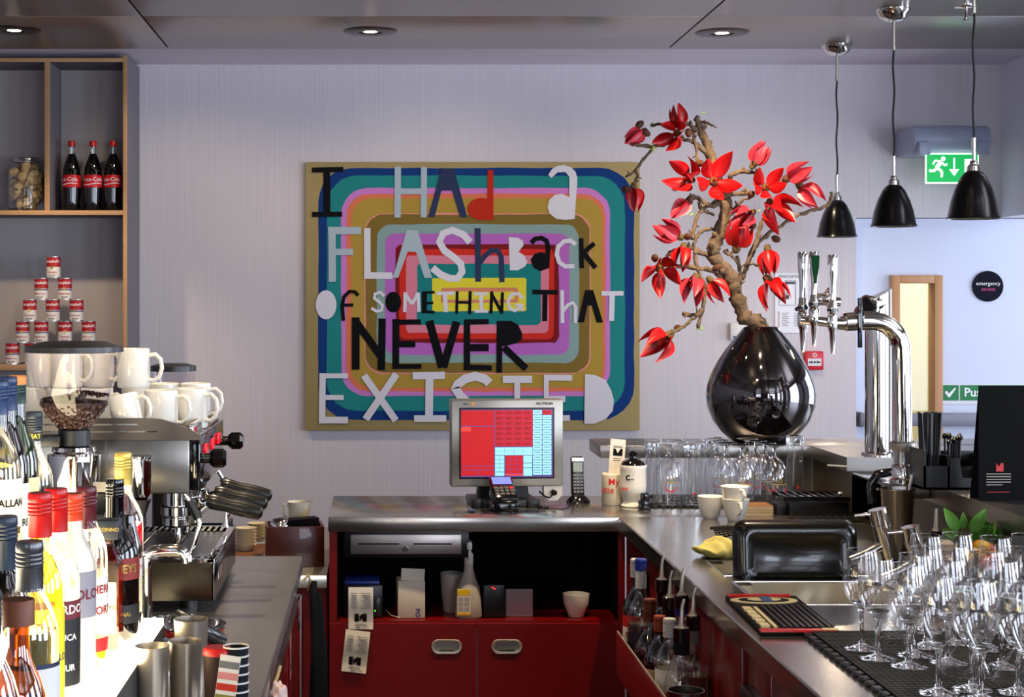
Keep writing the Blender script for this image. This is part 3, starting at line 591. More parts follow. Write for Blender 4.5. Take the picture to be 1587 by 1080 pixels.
lb = MB().box(-.036, .004, -.03, -.027, .012, .09).build('paper_label', paper, sp)
MB().box(-.036, .004, -.0305, -.03, .072, .09).box(-.036, .004, -.0305, -.03, .012, .02).build('yellow_band', mat('label_yellow', (232, 190, 40), .6), lb)
lb2 = MB()
for k in range(6): lb2.box(-.033 + .018 * (k % 2), -.018 + .018 * (k % 2), -.0305, -.03, .024 + .015 * (k // 2), .036 + .015 * (k // 2))
lb2.build('small_print', flat((168, 164, 158)), lb)
def cup_at(name, label, loc, r0, r1, h, m, group=None, extra=None):
    t = thing(name, label, 'cup', loc, 0, group)
    MB().lathe([(0, 0), (r0, 0), (r0 + .002, .003), (r1 * .93, h * .6), (r1, h), (r1 - .003, h), (r0, .008), (0, .006)], 32).build('bowl', m, t); return t
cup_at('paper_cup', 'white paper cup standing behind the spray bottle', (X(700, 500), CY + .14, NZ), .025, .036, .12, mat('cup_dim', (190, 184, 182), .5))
cup_at('white_cup', 'small tapered white cup alone at the right of the niche', (X(895, 512), CY + .06, NZ), .022, .042, .07, white)
bx = thing('black_router', 'black network box with red indicator lights in the niche', 'router', (X(765, 510), CY + .05, NZ))
MB().box(-.032, .034, -.01, .12, 0, .1, bev=.004).build('case', black, bx)
MB().box(-.006, -.001, -.0115, -.01, .09, .094).box(.001, .005, -.0115, -.01, .087, .09).build('red_light', mat('led_red', (255, 30, 10), emit=(255, 30, 10), es=3), bx)
tag(MB().box(-.04, .042, 0, .003, 0, .083, bev=.001).build('white_card', mat('card_pinkish', (200, 184, 190), .6), loc=(X(805, 510), CY + .06, NZ), rot=(-.05, 0, 0)), 'blank white card leaning right of the black router', 'card')
tag(MB().tube([(X(598, 505), CY + .1, NZ + .012), (X(606, 505), CY + .05, NZ + .006), (X(618, 505), CY + .03, NZ + .003), (X(640, 505), CY + .13, NZ + .003)], .0016, 6).build('white_cable', paper), 'thin white cable between printer and carton', 'cable')
# ---------------------------------------------------------------- mug, jar, cups on the worktop
def mug(name, label, loc, r, h, m, hz_=0, group=None, rz=0, rot=None):
    t = thing(name, label, 'mug', loc, rz, group, rot=rot)
    MB().lathe([(0, .0), (r * .93, 0), (r, .004), (r, h - .002), (r - .002, h), (r - .004, h - .003), (r - .004, .006), (0, .006)], 36).build('body', m, t)
    if hz_: MB().tube([(r - .003, 0, h * .82), (r + .014, 0, h * .85), (r + .026, 0, h * .72), (r + .029, 0, h * .5), (r + .024, 0, h * .3), (r + .012, 0, h * .18), (r - .003, 0, h * .2)], .0048, 10).build('handle', m, t)
    return t
m1 = mug('cream_mug', 'cream mug with red scribbled words holding a till receipt', at(949, 782, WZ), .034, .1, cream)
MB().text('My', .03, M=T(0, 0, .075) , wrap=.0345, bold=.01).text('HORSES', .022, M=T(-.006, 0, .045) @ R(.15, 'Y'), wrap=.0345, bold=.01).build('lettering', inkred, m1)
t = thing('standing_receipt', 'white receipt standing upright in the cream mug', 'receipt', (at(952, 782, WZ)[0], at(949, 782, WZ)[1] + .005, WZ + .008), rot=(0, .07, 0))
MB().box(-.0245, .024, 0, .0008, 0, .2).build('paper_strip', paper, t)
MB().prism([(-.014, .17), (-.014, .147), (.016, .147), (.016, .17), (.009, .17), (.001, .155), (-.007, .17)], 0, .0003, M=T(0, -.0002, 0) @ RX).text('citizen', .012, M=T(.001, -.0006, .176), bold=.01).box(-.012, .012, -.0005, 0, .137, .139).box(-.012, .01, -.0005, 0, .131, .133).build('logo', ink, t)
jr = thing('biscuit_jar', 'cream ceramic jar with black knobbed lid beside the mug', 'jar', at(981, 785, WZ))
MB().lathe([(0, 0), (.036, 0), (.038, .004), (.03, .016), (.032, .025), (.041, .045), (.043, .07), (.041, .118), (.044, .128), (.043, .132), (0, .13)], 36).build('body', white, jr)
MB().lathe([(.04, .132), (.034, .142), (.018, .15), (.01, .153), (.009, .158), (.015, .163), (.015, .17), (.008, .175), (0, .176)], 30).build('lid', gblack, jr)
MB().text('me', .018, M=T(-.034, 0, .062) , wrap=.0435, bold=.02).build('lettering', inkred, jr)
MB().lathe([(.005, 0), (.007, .001), (.009, 0)], 16, M=T(-.02, -.038, .095) @ RX).box(-.02, -.004, -.044, -.043, .09, .092).build('drawn_symbol', ink, jr)
tag(MB().box(-.022, .018, -.02, .02, 0, .03, bev=.006).box(-.016, .014, -.016, .016, .028, .052, bev=.006).tube([(-.02, -.02, .02), (.02, -.02, .045)], .005, 8).build('can_crusher_clip', gblack, loc=at(1000, 789, WZ)), 'small black clip stand in front of the upside down glasses', 'clip')
def ccup(name, label, loc, rz=0, r=.041, h=.066, handle=True):
    t = thing(name, label, 'cup', loc, rz, 'white coffee cups')
    MB().lathe([(0, 0), (.021, 0), (.023, .003), (.027, .012), (.035, h * .55), (r, h), (r - .002, h + .001), (r - .004, h - .002), (.03, h * .5), (.018, .006), (0, .006)], 36).build('bowl', white, t)
    if handle: MB().tube([(r - .005, 0, h * .84), (r + .012, 0, h * .88), (r + .018, 0, h * .66), (r + .008, 0, h * .42), (.031, 0, h * .35)], .0042, 10).build('handle', white, t)
    return t
ccup('coffee_cup', 'single white coffee cup on the left of the stacked pair', at(1101, 803, WZ), PI * .3, r=.039)
l2 = at(1140, 807, WZ); ccup('coffee_cup', 'lower cup of the two stacked white coffee cups', l2, -PI * .48)
ccup('coffee_cup', 'upper cup of the two stacked white coffee cups', (l2[0] - .002, l2[1], WZ + .042), -PI * .42, r=.042, h=.06)
# coasters, black press, mats, cloth
cst = thing('card_stack', 'stack of cream and brown card coasters behind the cups', 'coasters', (1.15, 4.92, WZ))
for k in range(12): MB().box(-.046 + random.uniform(-.003, .003), .046, -.045, .045, .0024 * k, .0024 * k + .002).build('coaster', mat('coaster_%d' % (k % 2), ((226, 212, 180), (120, 84, 56))[k % 2 if k < 10 else 0], .7), cst)
gr = thing('ashtray_holder', 'black plastic grated drip tray block on the worktop', 'drip tray', (1.327, 4.925, WZ))
MB().box(-.085, .095, -.065, .065, 0, .042, bev=.004).box(-.12, -.085, -.05, .04, 0, .035, bev=.004).build('body', black, gr)
g_ = MB()
for k in range(8): g_.box(-.1 + k * .024, -.088 + k * .024, -.07, .07, .052, .058, bev=.002)
g_.box(-.105, .095, -.075, -.068, .045, .058).box(-.105, .095, .068, .075, .045, .058).build('grate', gblack, gr)['kind'] = 'stuff'
mt = thing('flat_bar_mat', 'thin black ribbed mat lying before the grated tray', 'mat', (1.325, 4.76, WZ))
MB().box(-.1, .095, -.045, .045, 0, .006, bev=.002).build('base', rubber, mt)
for k in range(8): MB().box(-.095 + k * .0235, -.097 + k * .0235, -.038, .038, .006, .01).build('rib', black, mt)
lc = thing('curled_mat', 'curled black honeycomb mat behind the yellow cloth', 'mat', at(1128, 834, WZ))
n = 12; vs = []; fs = []
for i in range(n + 1):
    for j in range(9):
        u, v = i / n, j / 8; vs.append((-.04 + .13 * u, -.05 + .1 * v, .006 + .02 * math.sin(v * 2.5) * (1 - u) + .012 * math.sin(u * 3)))
for i in range(n):
    for j in range(8): fs.append((i * 9 + j, (i + 1) * 9 + j, (i + 1) * 9 + j + 1, i * 9 + j + 1))
mo = MB().add(vs, fs).build('mesh_sheet', rubber, lc)
wf = mo.modifiers.new('w', 'WIREFRAME'); wf.thickness = .005; wf.use_replace = True
yc = thing('yellow_cloth', 'folded pale yellow cloth lying on the worktop by the small sink', 'cloth', at(1112, 862, WZ))
bm = bmesh.new(); bmesh.ops.create_uvsphere(bm, u_segments=40, v_segments=20, radius=1)
for v in bm.verts:
    c = v.co.copy(); f = 1 + .1 * math.sin(c.x * 5 + c.y * 3) + .06 * math.sin(c.y * 9)
    v.co = Vector((c.x * .055 * f, c.y * .07 * f, max(0, .018 + c.z * (.022 + .009 * math.sin(c.x * 3.3 + .7)) + .004 * math.sin(c.x * 11 + c.y * 5))))
me = bpy.data.meshes.new('folded_cloth'); bm.to_mesh(me); bm.free(); me.shade_smooth(); me.materials.append(mat('cloth_yellow', (226, 214, 130), .9, bump=.4, scale=(200, 200, 200))); link('folded_cloth', me, yc)
# leaning black tray
tr = thing('black_tray', 'black rectangular metal tray standing on its edge between the sinks', 'tray', (X(1238, 664), 3.765, WZ), rot=(-.12, 0, 0))
o1 = rrect(-.147, -.02, .147, .136, .03, 8); o2 = rrect(-.135, -.01, .135, .124, .024, 8); o3 = rrect(-.115, .005, .112, .103, .02, 8); o4 = rrect(-.105, .012, .104, .096, .018, 8); n = len(o1)
def ring(p, y): return [(a, y, max(b, 0)) for a, b in p]
tm = MB().add(ring(o1, .03) + ring(o1, .026) + ring(o2, .0) + ring(o3, -.004) + ring(o4, .004), [(k * n + j, k * n + (j + 1) % n, (k + 1) * n + (j + 1) % n, (k + 1) * n + j) for k in range(4) for j in range(n)] + [tuple(range(4 * n, 5 * n))])
to = tm.build('tray_shell', mat('tray_black', (14, 13, 11), .2, coat=.3, noise=.2), tr, angle=60)
sm = to.modifiers.new('s', 'SOLIDIFY'); sm.thickness = .002
# branded rubber mat (front left of the sinks)
bmz = WZ + .001
bt = thing('rubber_bar_mat', 'black ribbed bar mat with red ends and cream raised shapes', 'mat', (0, 0, 0))
def sk(u, v): # u across, v away
    return (.744 + .012 * v + .152 * u, 3.125 + .38 * v)
def q(u0, u1, v0, v1, z0, z1, m, par=bt, name='rib'):
    a, b, c, e = sk(u0, v0), sk(u1, v0), sk(u1, v1), sk(u0, v1)
    return MB().prism([a, b, c, e], z0, z1).build(name, m, par)
crm = mat('mat_cream', (206, 192, 150), .5)
q(0, 1, 0, 1, bmz, bmz + .007, rubber, name='base')
q(-.02, .98, -.02, .03, bmz + .007, bmz + .011, redc, name='red_edge'); q(.02, .9, .95, 1.0, bmz + .007, bmz + .011, redc, name='red_edge')
q(.78, .98, -.02, .03, bmz + .0112, bmz + .012, crm, name='cream_tip')
for i in range(8): q(.33 + .082 * i, .33 + .082 * i + .045, .08, .7, bmz + .007, bmz + .01, black)
q(.2, .25, .08, .62, bmz + .007, bmz + .011, crm, name='cream_bar')
for k in range(5): q(.04, .16, .09 + k * .11, .17 + k * .11, bmz + .007, bmz + .012, crm, name='cream_block')
for k, rx in enumerate((.1, .075, .05)):
    a = [(.825 + rx * .72 * math.cos(t * PI / 12), 3.125 + .38 * .84 + rx * .36 * math.sin(t * PI / 12)) for t in range(24)]
    MB().prism(a, bmz + .007 + .001 * k, bmz + .009 + .001 * k).build('oval_ring', (crm, rubber, crm)[k], bt)
q(.42, .56, .77, .9, bmz + .0095, bmz + .0125, mat('mat_blue', (50, 80, 130), .5), name='blue_block')
# large glass mat with teeth
gm = thing('glass_drainer_mat', 'large black honeycomb rubber mat under the wine glasses', 'mat', (0, 0, 0))
hm = mat('honeycomb_rubber', (40, 38, 34), .5)
MB().box(.838, 1.38, 1.78, 3.13, WZ, WZ + .006).build('base', mblack, gm)
gb = MB(); 
for k in range(112): gb.box(.84, 1.378, 1.785 + k * .012, 1.789 + k * .012, WZ + .006, WZ + .0105)
for k in range(45): gb.box(.84 + k * .012, .8435 + k * .012, 1.785, 3.128, WZ + .006, WZ + .0095)
gb.build('grid', hm, gm, flatsh=True)['kind'] = 'stuff'
tooth = MB().box(-.016, .0, -.011, .011, 0, .008, bev=.002).build('tooth', black, gm, loc=(.838, 1.85, WZ))
for k in range(1, 36): link('tooth', tooth.data, gm, (.838, 1.85 + k * .036, WZ))
m2 = thing('small_drainer_mat', 'black toothed rubber mat under the upside down beer glasses', 'mat', (0, 0, 0))
MB().box(X(1002, 490), 1.42, 5.05, 5.34, WZ, WZ + .007).build('base', rubber, m2)
tooth = MB().box(-.006, .006, -.012, 0, 0, .008, bev=.002).build('tooth', black, m2, loc=(.87, 5.05, WZ))
for k in range(1, 22): link('tooth', tooth.data, m2, (.87 + k * .025, 5.05, WZ))
# ---------------------------------------------------------------- glasses
bclear = glass('beer_glass_clear', (.95, .96, .97), .15, .85)
GM = [bclear]
def gl_part(name, prof, par, m=None, n=32): return MB().lathe(prof, n).build(name, m or GM[0], par, angle=60)
MZ = WZ + .0075
def tall_glass(label, loc):
    t = thing('tall_beer_glass', label, 'glass', loc, random.uniform(0, 6), 'tall beer glasses')
    gl_part('body', [(.032, .0), (.031, .02), (.026, .09), (.024, .15), (.027, .185)], t)
    gl_part('thick_base', [(0, .172), (.0262, .172), (.027, .18), (.0272, .19), (.024, .192), (0, .188)], t, sglass)
    gl_part('rim', [(.032, 0), (.0325, .001), (.032, .002), (.0312, .001), (.032, 0)], t, sglass)
    return t
tg0 = None
spots = [(1015, 772, 'first tall upturned beer glass from the left, back of the mat'), (1016, 783, 'front tall upturned beer glass at the left mat corner'), (1040, 768, 'tall upturned glass behind the first stemmed beer glass'),
         (1064, 786, 'tall upturned glass with a red star just right of the first stemmed glass'), (1078, 786, 'tall front glass with red star left of the white cups'), (1072, 777, 'tall glass in second row between the stemmed glasses'), (1087, 778, 'tall glass behind the single white cup')]
star = mat('star_red', (210, 20, 30), .4)
pos = [(1012, 5.235), (1012, 5.16), (1045, 5.245), (1073, 5.09), (1083, 5.16), (1078, 5.235), (1110, 5.29)]
for (px, py, lab), (qx, qy) in zip(spots, pos):
    l = (X(qx, F / qy), qy, MZ)
    if tg0 is None: o = tg0 = tall_glass(lab, l)
    else: o = dup(tg0, l, random.uniform(0, 6), lab)
    if 'red star' in lab: MB().prism([(.006 * (1 if k % 2 else .45) * math.cos(k * PI / 5), .006 * (1 if k % 2 else .45) * math.sin(k * PI / 5)) for k in range(10)], 0, .0005, M=R(-o.rotation_euler.z, 'Z') @ T(0, -.031, .035) @ RX).build('red_star', star, o)
o = dup(tg0, (X(1232, F / 5.2), 5.2, MZ), 0, 'lone tall beer glass at the right end of the glass rows', scale=1.07)
MB().prism([(.005 * (1 if k % 2 else .45) * math.cos(k * PI / 5), .005 * (1 if k % 2 else .45) * math.sin(k * PI / 5)) for k in range(10)], 0, .0005, M=T(0, -.031, .04) @ RX).build('red_star', star, o)
def stem_beer(label, loc):
    t = thing('stemmed_beer_glass', label, 'glass', loc, 0, 'upturned stemmed beer glasses')
    gl_part('bowl', [(.038, 0), (.0385, .02), (.043, .06), (.0435, .085), (.038, .115), (.026, .137), (.01, .15)], t)
    gl_part('stem', [(.0, .146), (.009, .15), (.0055, .158), (.0055, .176), (.009, .186), (.0, .187)], t, sglass)
    gl_part('foot', [(.006, .18), (.02, .187), (.034, .189), (.034, .191), (0, .193)], t)
    gl_part('rim', [(.038, 0), (.0386, .001), (.038, .002), (.0374, .001), (.038, 0)], t, sglass)
    a = MB().text('o', .03, M=T(0, 0, .085), wrap=.0445).lathe([(.0443, .07), (.0443, .0725)], 10, a0=PI * 1.3, a1=PI * 1.7)
    a.build('gold_crest', mat('crest', (170, 150, 70), .4), t)
    rg = MB()
    for k in range(9):
        th = math.radians(200 + k * 17.5); x = .019 * math.cos(th); z = .062 + .019 * math.sin(th)
        y = -math.sqrt(max(.0442 ** 2 - x * x, 0)); rg.box(x - .0022, x + .0022, y - .0008, y, z - .002, z + .002)
    rg.build('red_letter_ring', star, t)['kind'] = 'stuff'
    return t
sb = None
SBL = [(1036, 5.09, 'stemmed beer glass upturned furthest left at the mat front'), (1112, 5.205, 'upturned stemmed glass half hidden behind the tall glasses'), (1126, 5.12, 'upturned stemmed glass behind the stacked coffee cups, left one'), (1150, 5.045, 'upturned stemmed glass directly behind the stacked coffee cups'),
                    (1158, 5.275, 'rearmost upturned stemmed glass in the right row'), (1172, 5.195, 'second upturned stemmed glass of the right row'), (1186, 5.12, 'third upturned stemmed glass of the right row'), (1200, 5.04, 'front upturned stemmed glass of the right row')]
for px, Y_, lab in SBL:
    l = (X(px, F / Y_), Y_, MZ)
    if sb is None: o = sb = stem_beer(lab, l)
    else: o = dup(sb, l, random.uniform(-.3, .3), lab)
GM[0] = clear
GZ = WZ + .0105
def wine(label, loc, kind='wine'):
    t = thing('wine_glass' if kind == 'wine' else 'champagne_flute', label, 'glass', loc, 0, 'wine glasses on the mat' if kind == 'wine' else 'narrow glasses on the mat')
    if kind == 'wine':
        bowl = [(.004, .074), (.014, .08), (.026, .094), (.0335, .112), (.0345, .13), (.031, .158), (.0265, .182)]; rr = .0265; H = .182
    else:
        bowl = [(.004, .078), (.012, .088), (.022, .108), (.028, .128), (.0285, .145), (.025, .17), (.021, .19)]; rr = .021; H = .19
    gl_part('bowl', bowl, t, n=40)
    gl_part('bowl_base', [(0, .074), (.006, .074), (.012, .08), (.02, .0885), (.012, .0845), (0, .082)], t, sglass)
    gl_part('stem', [(.0, .004), (.008, .006), (.0048, .016), (.004, .04), (.0048, .066), (.008, .076), (0, .077)], t, sglass)
    gl_part('foot', [(0, 0), (.032, .0005), (.0335, .001), (.033, .002), (.02, .0045), (.009, .009), (0, .011)], t, sglass)
    gl_part('rim', [(rr, H), (rr + .0006, H + .0006), (rr, H + .0012), (rr - .0006, H + .0006), (rr, H)], t, sglass)
    return t
wg = None
W = [(1336, 1006, 'wine glass at the far left corner of the large mat'), (1364, 1022, 'second wine glass from the left beside the corner one'), (1404, 1032, 'third wine glass from the left, at the mat edge'), (1431, 1019, 'wine glass just right of and behind the third one'),
     (1448, 1002, 'wine glass in the second row before the tap'), (1483, 1033, 'wine glass behind the left narrow glass'), (1478, 1000, 'wine glass in the row behind the left narrow glass'), (1520, 1004, 'wine glass behind the middle narrow glass, second row'), (1548, 1035, 'wine glass between the middle and right narrow glasses'),
     (1436, 978, 'rearmost wine glass on the left of the back row'), (1488, 976, 'rearmost wine glass in front of the fruit bowl, left one'), (1541, 978, 'rearmost wine glass in front of the fruit bowl, right one'), (1580, 1003, 'wine glass behind the right narrow glass'), (1585, 976, 'rearmost wine glass at the right picture edge'),
     (1505, 1070, 'wine glass between the left and middle narrow glasses, front row'), (1568, 1068, 'wine glass between the middle and right narrow glasses, front row')]
FL = [(1462, 1074, 'narrow glass furthest left in the front row'), (1528, 1085, 'middle narrow glass of the front row'), (1584, 1088, 'narrow glass at the right picture edge, front row')]
TU = [(1392, 992, 'upturned tumbler behind the third wine glass'), (1420, 968, 'upturned tumbler further back behind the wine glasses')]
CG = [(1508, 1040, 'upturned cone shaped cocktail glass behind the left narrow glass'), (1552, 1056, 'upturned cone shaped cocktail glass behind the middle narrow glass')]
PP = relax(W + FL + TU + CG, GZ, [.035] * len(W) + [.034] * (len(FL) + len(TU)) + [.046] * len(CG))
for (px, py, lab), q_ in zip(W, PP):
    l = (q_[0], q_[1], GZ)
    if wg is None: o = wg = wine(lab, l)
    else: o = dup(wg, l, random.uniform(0, 6), lab, scale=random.uniform(.98, 1.02))
fl = None
for (px, py, lab), q_ in zip(FL, PP[len(W):]):
    l = (q_[0], q_[1], GZ)
    if fl is None: o = fl = wine(lab, l, 'flute')
    else: o = dup(fl, l, random.uniform(0, 6), lab)
def tumbler(name, label, loc, prof, group):
    t = thing(name, label, 'glass', loc, 0, group); gl_part('body', prof, t); gl_part('rim', [(prof[0][0], 0), (prof[0][0] + .0007, .0008), (prof[0][0], .0016), (prof[0][0] - .0007, .0008), (prof[0][0], 0)], t, sglass); return t
for (px, py, lab), q_ in zip(TU, PP[len(W) + len(FL):]):
    tumbler('upturned_tumbler', lab, (q_[0], q_[1], GZ), [(.034, 0), (.033, .02), (.028, .085), (.024, .09), (0, .091)], 'upturned tumblers')
for (px, py, lab), q_ in zip(CG, PP[len(W) + len(FL) + len(TU):]):
    t = tumbler('cocktail_glass', lab, (q_[0], q_[1], GZ), [(.046, 0), (.03, .03), (.006, .066)], 'upturned cocktail glasses')
    gl_part('stem', [(.0, .064), (.0055, .066), (.0035, .075), (.0035, .13), (.006, .14), (0, .141)], t, sglass); gl_part('foot', [(.005, .138), (.032, .143), (.032, .145), (0, .146)], t)
# ---------------------------------------------------------------- taps, shaker, garnish
def mixer(label, px, py, s, sc_=1):
    t = thing('mixer_tap', label, 'tap', (X(px, s), F / s, WZ), 0, 'chrome sink taps'); t.scale = (sc_,) * 3
    MB().cyl(.026, 0, .008, 24).tube([(.012, 0, .004), (-.01, 0, .08), (-.024, 0, .13)], [.02, .02, .0205], 24).build('body', chrome, t)
    MB().tube([(-.024, 0, .131), (-.032, 0, .165)], [.021, .021], 24).build('lever_cap', chrome, t)
    MB().tube([(-.034, 0, .155), (-.085, 0, .15)], [.0045, .0035], 10).build('lever', chrome, t)
    MB().tube([(-.012, 0, .085), (-.06, -.01, .062), (-.1, -.015, .048)], [.012, .0115, .011], 16).build('spout', chrome, t); return t
mixer('chrome lever tap right behind the leaning black tray', 1381, 0, 668)
mixer('shorter chrome lever tap behind the back row of wine glasses', 1432, 0, 711, .95)
sh_ = thing('steel_shaker', 'tall steel shaker tin with a white spoon handle behind the taps', 'shaker', (X(1391, 600), F / 600, WZ))
MB().lathe([(0, 0), (.03, 0), (.032, .004), (.043, .16), (.0445, .162), (.043, .164), (.042, .16), (.03, .006), (0, .006)], 36).build('tin', mat('shaker_steel', (158, 152, 142), .22, 1), sh_)
tag(MB().tube([(X(1402, 600), F / 600, WZ + .03), (X(1410, 600), F / 600, WZ + .17), (X(1415, 600), F / 600, WZ + .197)], [.003, .004, .006], 10).build('spoon', mat('spoon_white', (210, 208, 210), .3)), 'pale spoon handle sticking out of the steel shaker', 'spoon')
pb = thing('pourer_bottle', 'small clear ribbed bottle with metal pourer beside the mint', 'bottle', (X(1451, 640), F / 640, WZ))
MB().lathe([(0, 0), (.016, 0), (.018, .003), (.018, .075), (.016, .08)], 24).build('glass_body', clear, pb); MB().cyl(.014, .003, .07, 18).build('liquid', mat('clear_liquid', (200, 200, 190), .05, trans=.8, ior=1.33), pb)
MB().cyl(.0165, .078, .092, 20, bev=.002).build('collar', gblack, pb); MB().tube([(0, 0, .09), (0, 0, .1), (0, 0, .145)], [.012, .006, .0035], 12).build('pourer', satin, pb)
sj = thing('spice_jar', 'small glass jar of reddish spice with pale lid by the mint', 'jar', (X(1464, 700), F / 700, WZ + .046))
MB().lathe([(0, 0), (.022, 0), (.024, .003), (.024, .04), (.018, .05)], 24).build('jar_body', mat('spice', (120, 62, 50), .3), sj); MB().lathe([(.018, .05), (.02, .052), (.02, .066), (.012, .072), (0, .073)], 24).build('lid', mat('jar_lid', (206, 186, 150), .3), sj)
tag(MB().box(-.1, .1, -.14, .12, 0, .045, bev=.004).build('garnish_tray', black, loc=(1.318, 3.5, WZ)), 'low black garnish tray carrying the fruit bowl and spice jar', 'tray')
fb = thing('fruit_bowl', 'glass bowl of orange and lemon pieces before the mint', 'bowl', (X(1524, 715), F / 715, WZ + .046))
MB().lathe([(0, .001), (.03, .002), (.05, .025), (.06, .06), (.061, .066)], 36).build('glass_bowl', clear, fb)
MB().lathe([(.061, .066), (.063, .067), (.063, .069), (.06, .069)], 36).build('rim', gold, fb)
for k in range(11):
    a = k * 2.3; r = .03 if k < 7 else .01; cc = ((228, 120, 30), (236, 190, 50), (200, 90, 40))[k % 3]
    tag(MB().lathe([(0, -.011), (.012, -.009), (.018, 0), (.012, .009), (0, .011)], 12).build('fruit_piece', mat('fruit_%d' % (k % 3), cc, .4), loc=(fb.location.x + r * math.cos(a), fb.location.y + r * math.sin(a), WZ + .076 + .004 * k), rot=(a, k, 0)), ('orange', 'yellow lemon', 'dark orange')[k % 3] + ' fruit piece among the others in the glass bowl', 'fruit', 'fruit pieces in the bowl')
# mint
mn = thing('mint_bunch', 'bunch of fresh green mint with large leaves behind the glasses', 'herb', (X(1504, 672), F / 672, WZ + .001))
mint = mat('mint_leaf', (98, 160, 48), .5, noise=.35, scale=(60, 60, 60), bump=.6)
def leafmesh(L, Wd, cup=.25, bend=.3, nu=8, nv=4, tip=1):
    vs = []; fs = []
    for i in range(nu + 1):
        u = i / nu; wd = Wd * ((math.sin(PI * u ** .75) ** .8 if tip else (math.sin(PI * u ** .9) ** .75 * (1 - .25 * u))) if 0 < u < 1 else .03)
        for j in range(nv + 1):
            v = j / nv * 2 - 1; vs.append((v * wd / 2, -cup * wd * (v * v) + bend * L * u * u, u * L))
    for i in range(nu):
        for j in range(nv): a = i * (nv + 1) + j; fs.append((a, a + 1, a + nv + 2, a + nv + 1))
    return MB().add(vs, fs)
lm0 = leafmesh(.055, .026, .2, .25).build('leaf', mint, mn); lm0.location = (-.03, 0, .115); lm0.rotation_euler = (0, -.45, 0); lm0.scale = (1.1,) * 3
for k, (x, z, a, sc0) in enumerate([(-.018, .075, .1, .7), (-.005, .07, .55, 1.15), (0, .062, 1.1, 1.1), (.03, .06, .8, .8), (.035, .055, 1.3, .8), (-.04, .062, -1.3, .8), (-.045, .06, -2.0, .95), (.05, .058, .3, .7), (.06, .055, 1.0, .8), (.02, .05, 1.5, .8), (.045, .05, 1.7, .7), (-.02, .06, 1.8, .6), (.065, .05, 1.5, .7), (.055, .065, -.3, .6), (.075, .05, .6, .6)]):
    o = link('leaf', lm0.data, mn, (x * .8, random.uniform(-.02, .02), z + .045), (random.uniform(-.3, .3), a, random.uniform(-.5, .5))); o.scale = (sc0,) * 3
st = MB()
for k in range(6): st.tube([(random.uniform(-.01, .02), 0, .002), (random.uniform(-.04, .06), random.uniform(-.015, .015), .12)], .0022, 6)
st.build('stems', mat('stem_green', (80, 120, 50), .6), mn)['kind'] = 'stuff'
# ---------------------------------------------------------------- ledge things
cd = thing('bar_caddy', 'black plastic bar caddy with napkins on the raised ledge', 'caddy', (X(1470, 605), F / 605, LZ))
MB().box(-.08, .085, -.05, .05, 0, .006).box(-.08, -.074, -.05, .06, 0, .1).box(-.02, -.014, -.05, .06, 0, .085).box(.079, .085, -.05, .05, 0, .085).box(-.08, .085, .045, .05, 0, .09).box(-.08, -.016, -.05, -.045, 0, .06).prism([(-.016, 0), (.085, 0), (.085, .08), (.062, .08), (.055, .03), (.018, .03), (.01, .08), (-.016, .08)], .045, .05, M=RX).build('tray', black, cd)
MB().box(-.01, .075, -.035, .035, .008, .05).build('napkins', mat('napkin_black', (24, 24, 28), .8), cd)
stw = mat('straw_black', (12, 12, 16), .35)
s0 = None
for k in range(34):
    x = X(1441, 605) + random.uniform(-.024, .024); y = F / 605 + random.uniform(-.02, .035); lean = (x - X(1441, 605)) * 2.6
    if s0 is None: s0 = o = tag(MB().cyl(.0028, 0, .185, 8).build('drinking_straw', stw), 'black drinking straw among the tall bundle in the bar caddy', 'straw', 'tall black straws')
    else: o = s0.copy(); sc.collection.objects.link(o)
    o.location = (x, y, LZ + .007); o.rotation_euler = (random.uniform(-.04, .04), lean + random.uniform(-.03, .03), 0)
s1 = None
for k in range(16):
    x = X(1474, 605) + random.uniform(-.012, .016); y = F / 605 + random.uniform(-.02, .035)
    if s1 is None: s1 = o = tag(MB().cyl(.0028, 0, .115, 8).lathe([(0, .112), (.006, .116), (.007, .122), (.003, .128), (0, .129)], 10).build('cocktail_stirrer', stw), 'short black knobbed stirrer right of the straws in the bar caddy', 'stirrer', 'short black stirrers')
    else: o = s1.copy(); sc.collection.objects.link(o)
    o.location = (x, y, LZ + .007); o.rotation_euler = (random.uniform(-.04, .04), random.uniform(-.03, .07), 0); o.scale = (1, 1, random.uniform(.9, 1.05))
mc = thing('menu_card', 'tall black folded menu card with small red logo on the ledge', 'menu', (X(1517, 648), F / 648, LZ), .05)
MB().box(0, .125, 0, .0015, 0, .275, M=R(-.006, 'X')).box(0, .125, 0, .0015, 0, .27, M=T(0, .05, 0) @ R(.18, 'X')).build('card', mat('menu_black', (5, 5, 6), .75), mc)
MB().prism([(0, 0), (.01, 0), (.01, .004), (.0, .018)], 0, .0004, M=T(.042, -.0003, .073) @ RX).prism([(0, 0), (.018, 0), (.018, .02), (.012, .02), (.006, .01), (0, .02)], 0, .0005, M=T(.042, -.0003, .07) @ RX).build('logo', inkred, mc)
mp = MB()
for k in range(5): mp.box(.018, .078 - (.02 if k == 4 else 0), -.0008, -.0003, .063 - k * .0065, .0652 - k * .0065)
mp.build('printed_lines', flat((170, 160, 150)), mc)['kind'] = 'stuff'
MB().box(.02, .075, -.0008, -.0003, .02, .0215).build('red_line', inkred, mc)
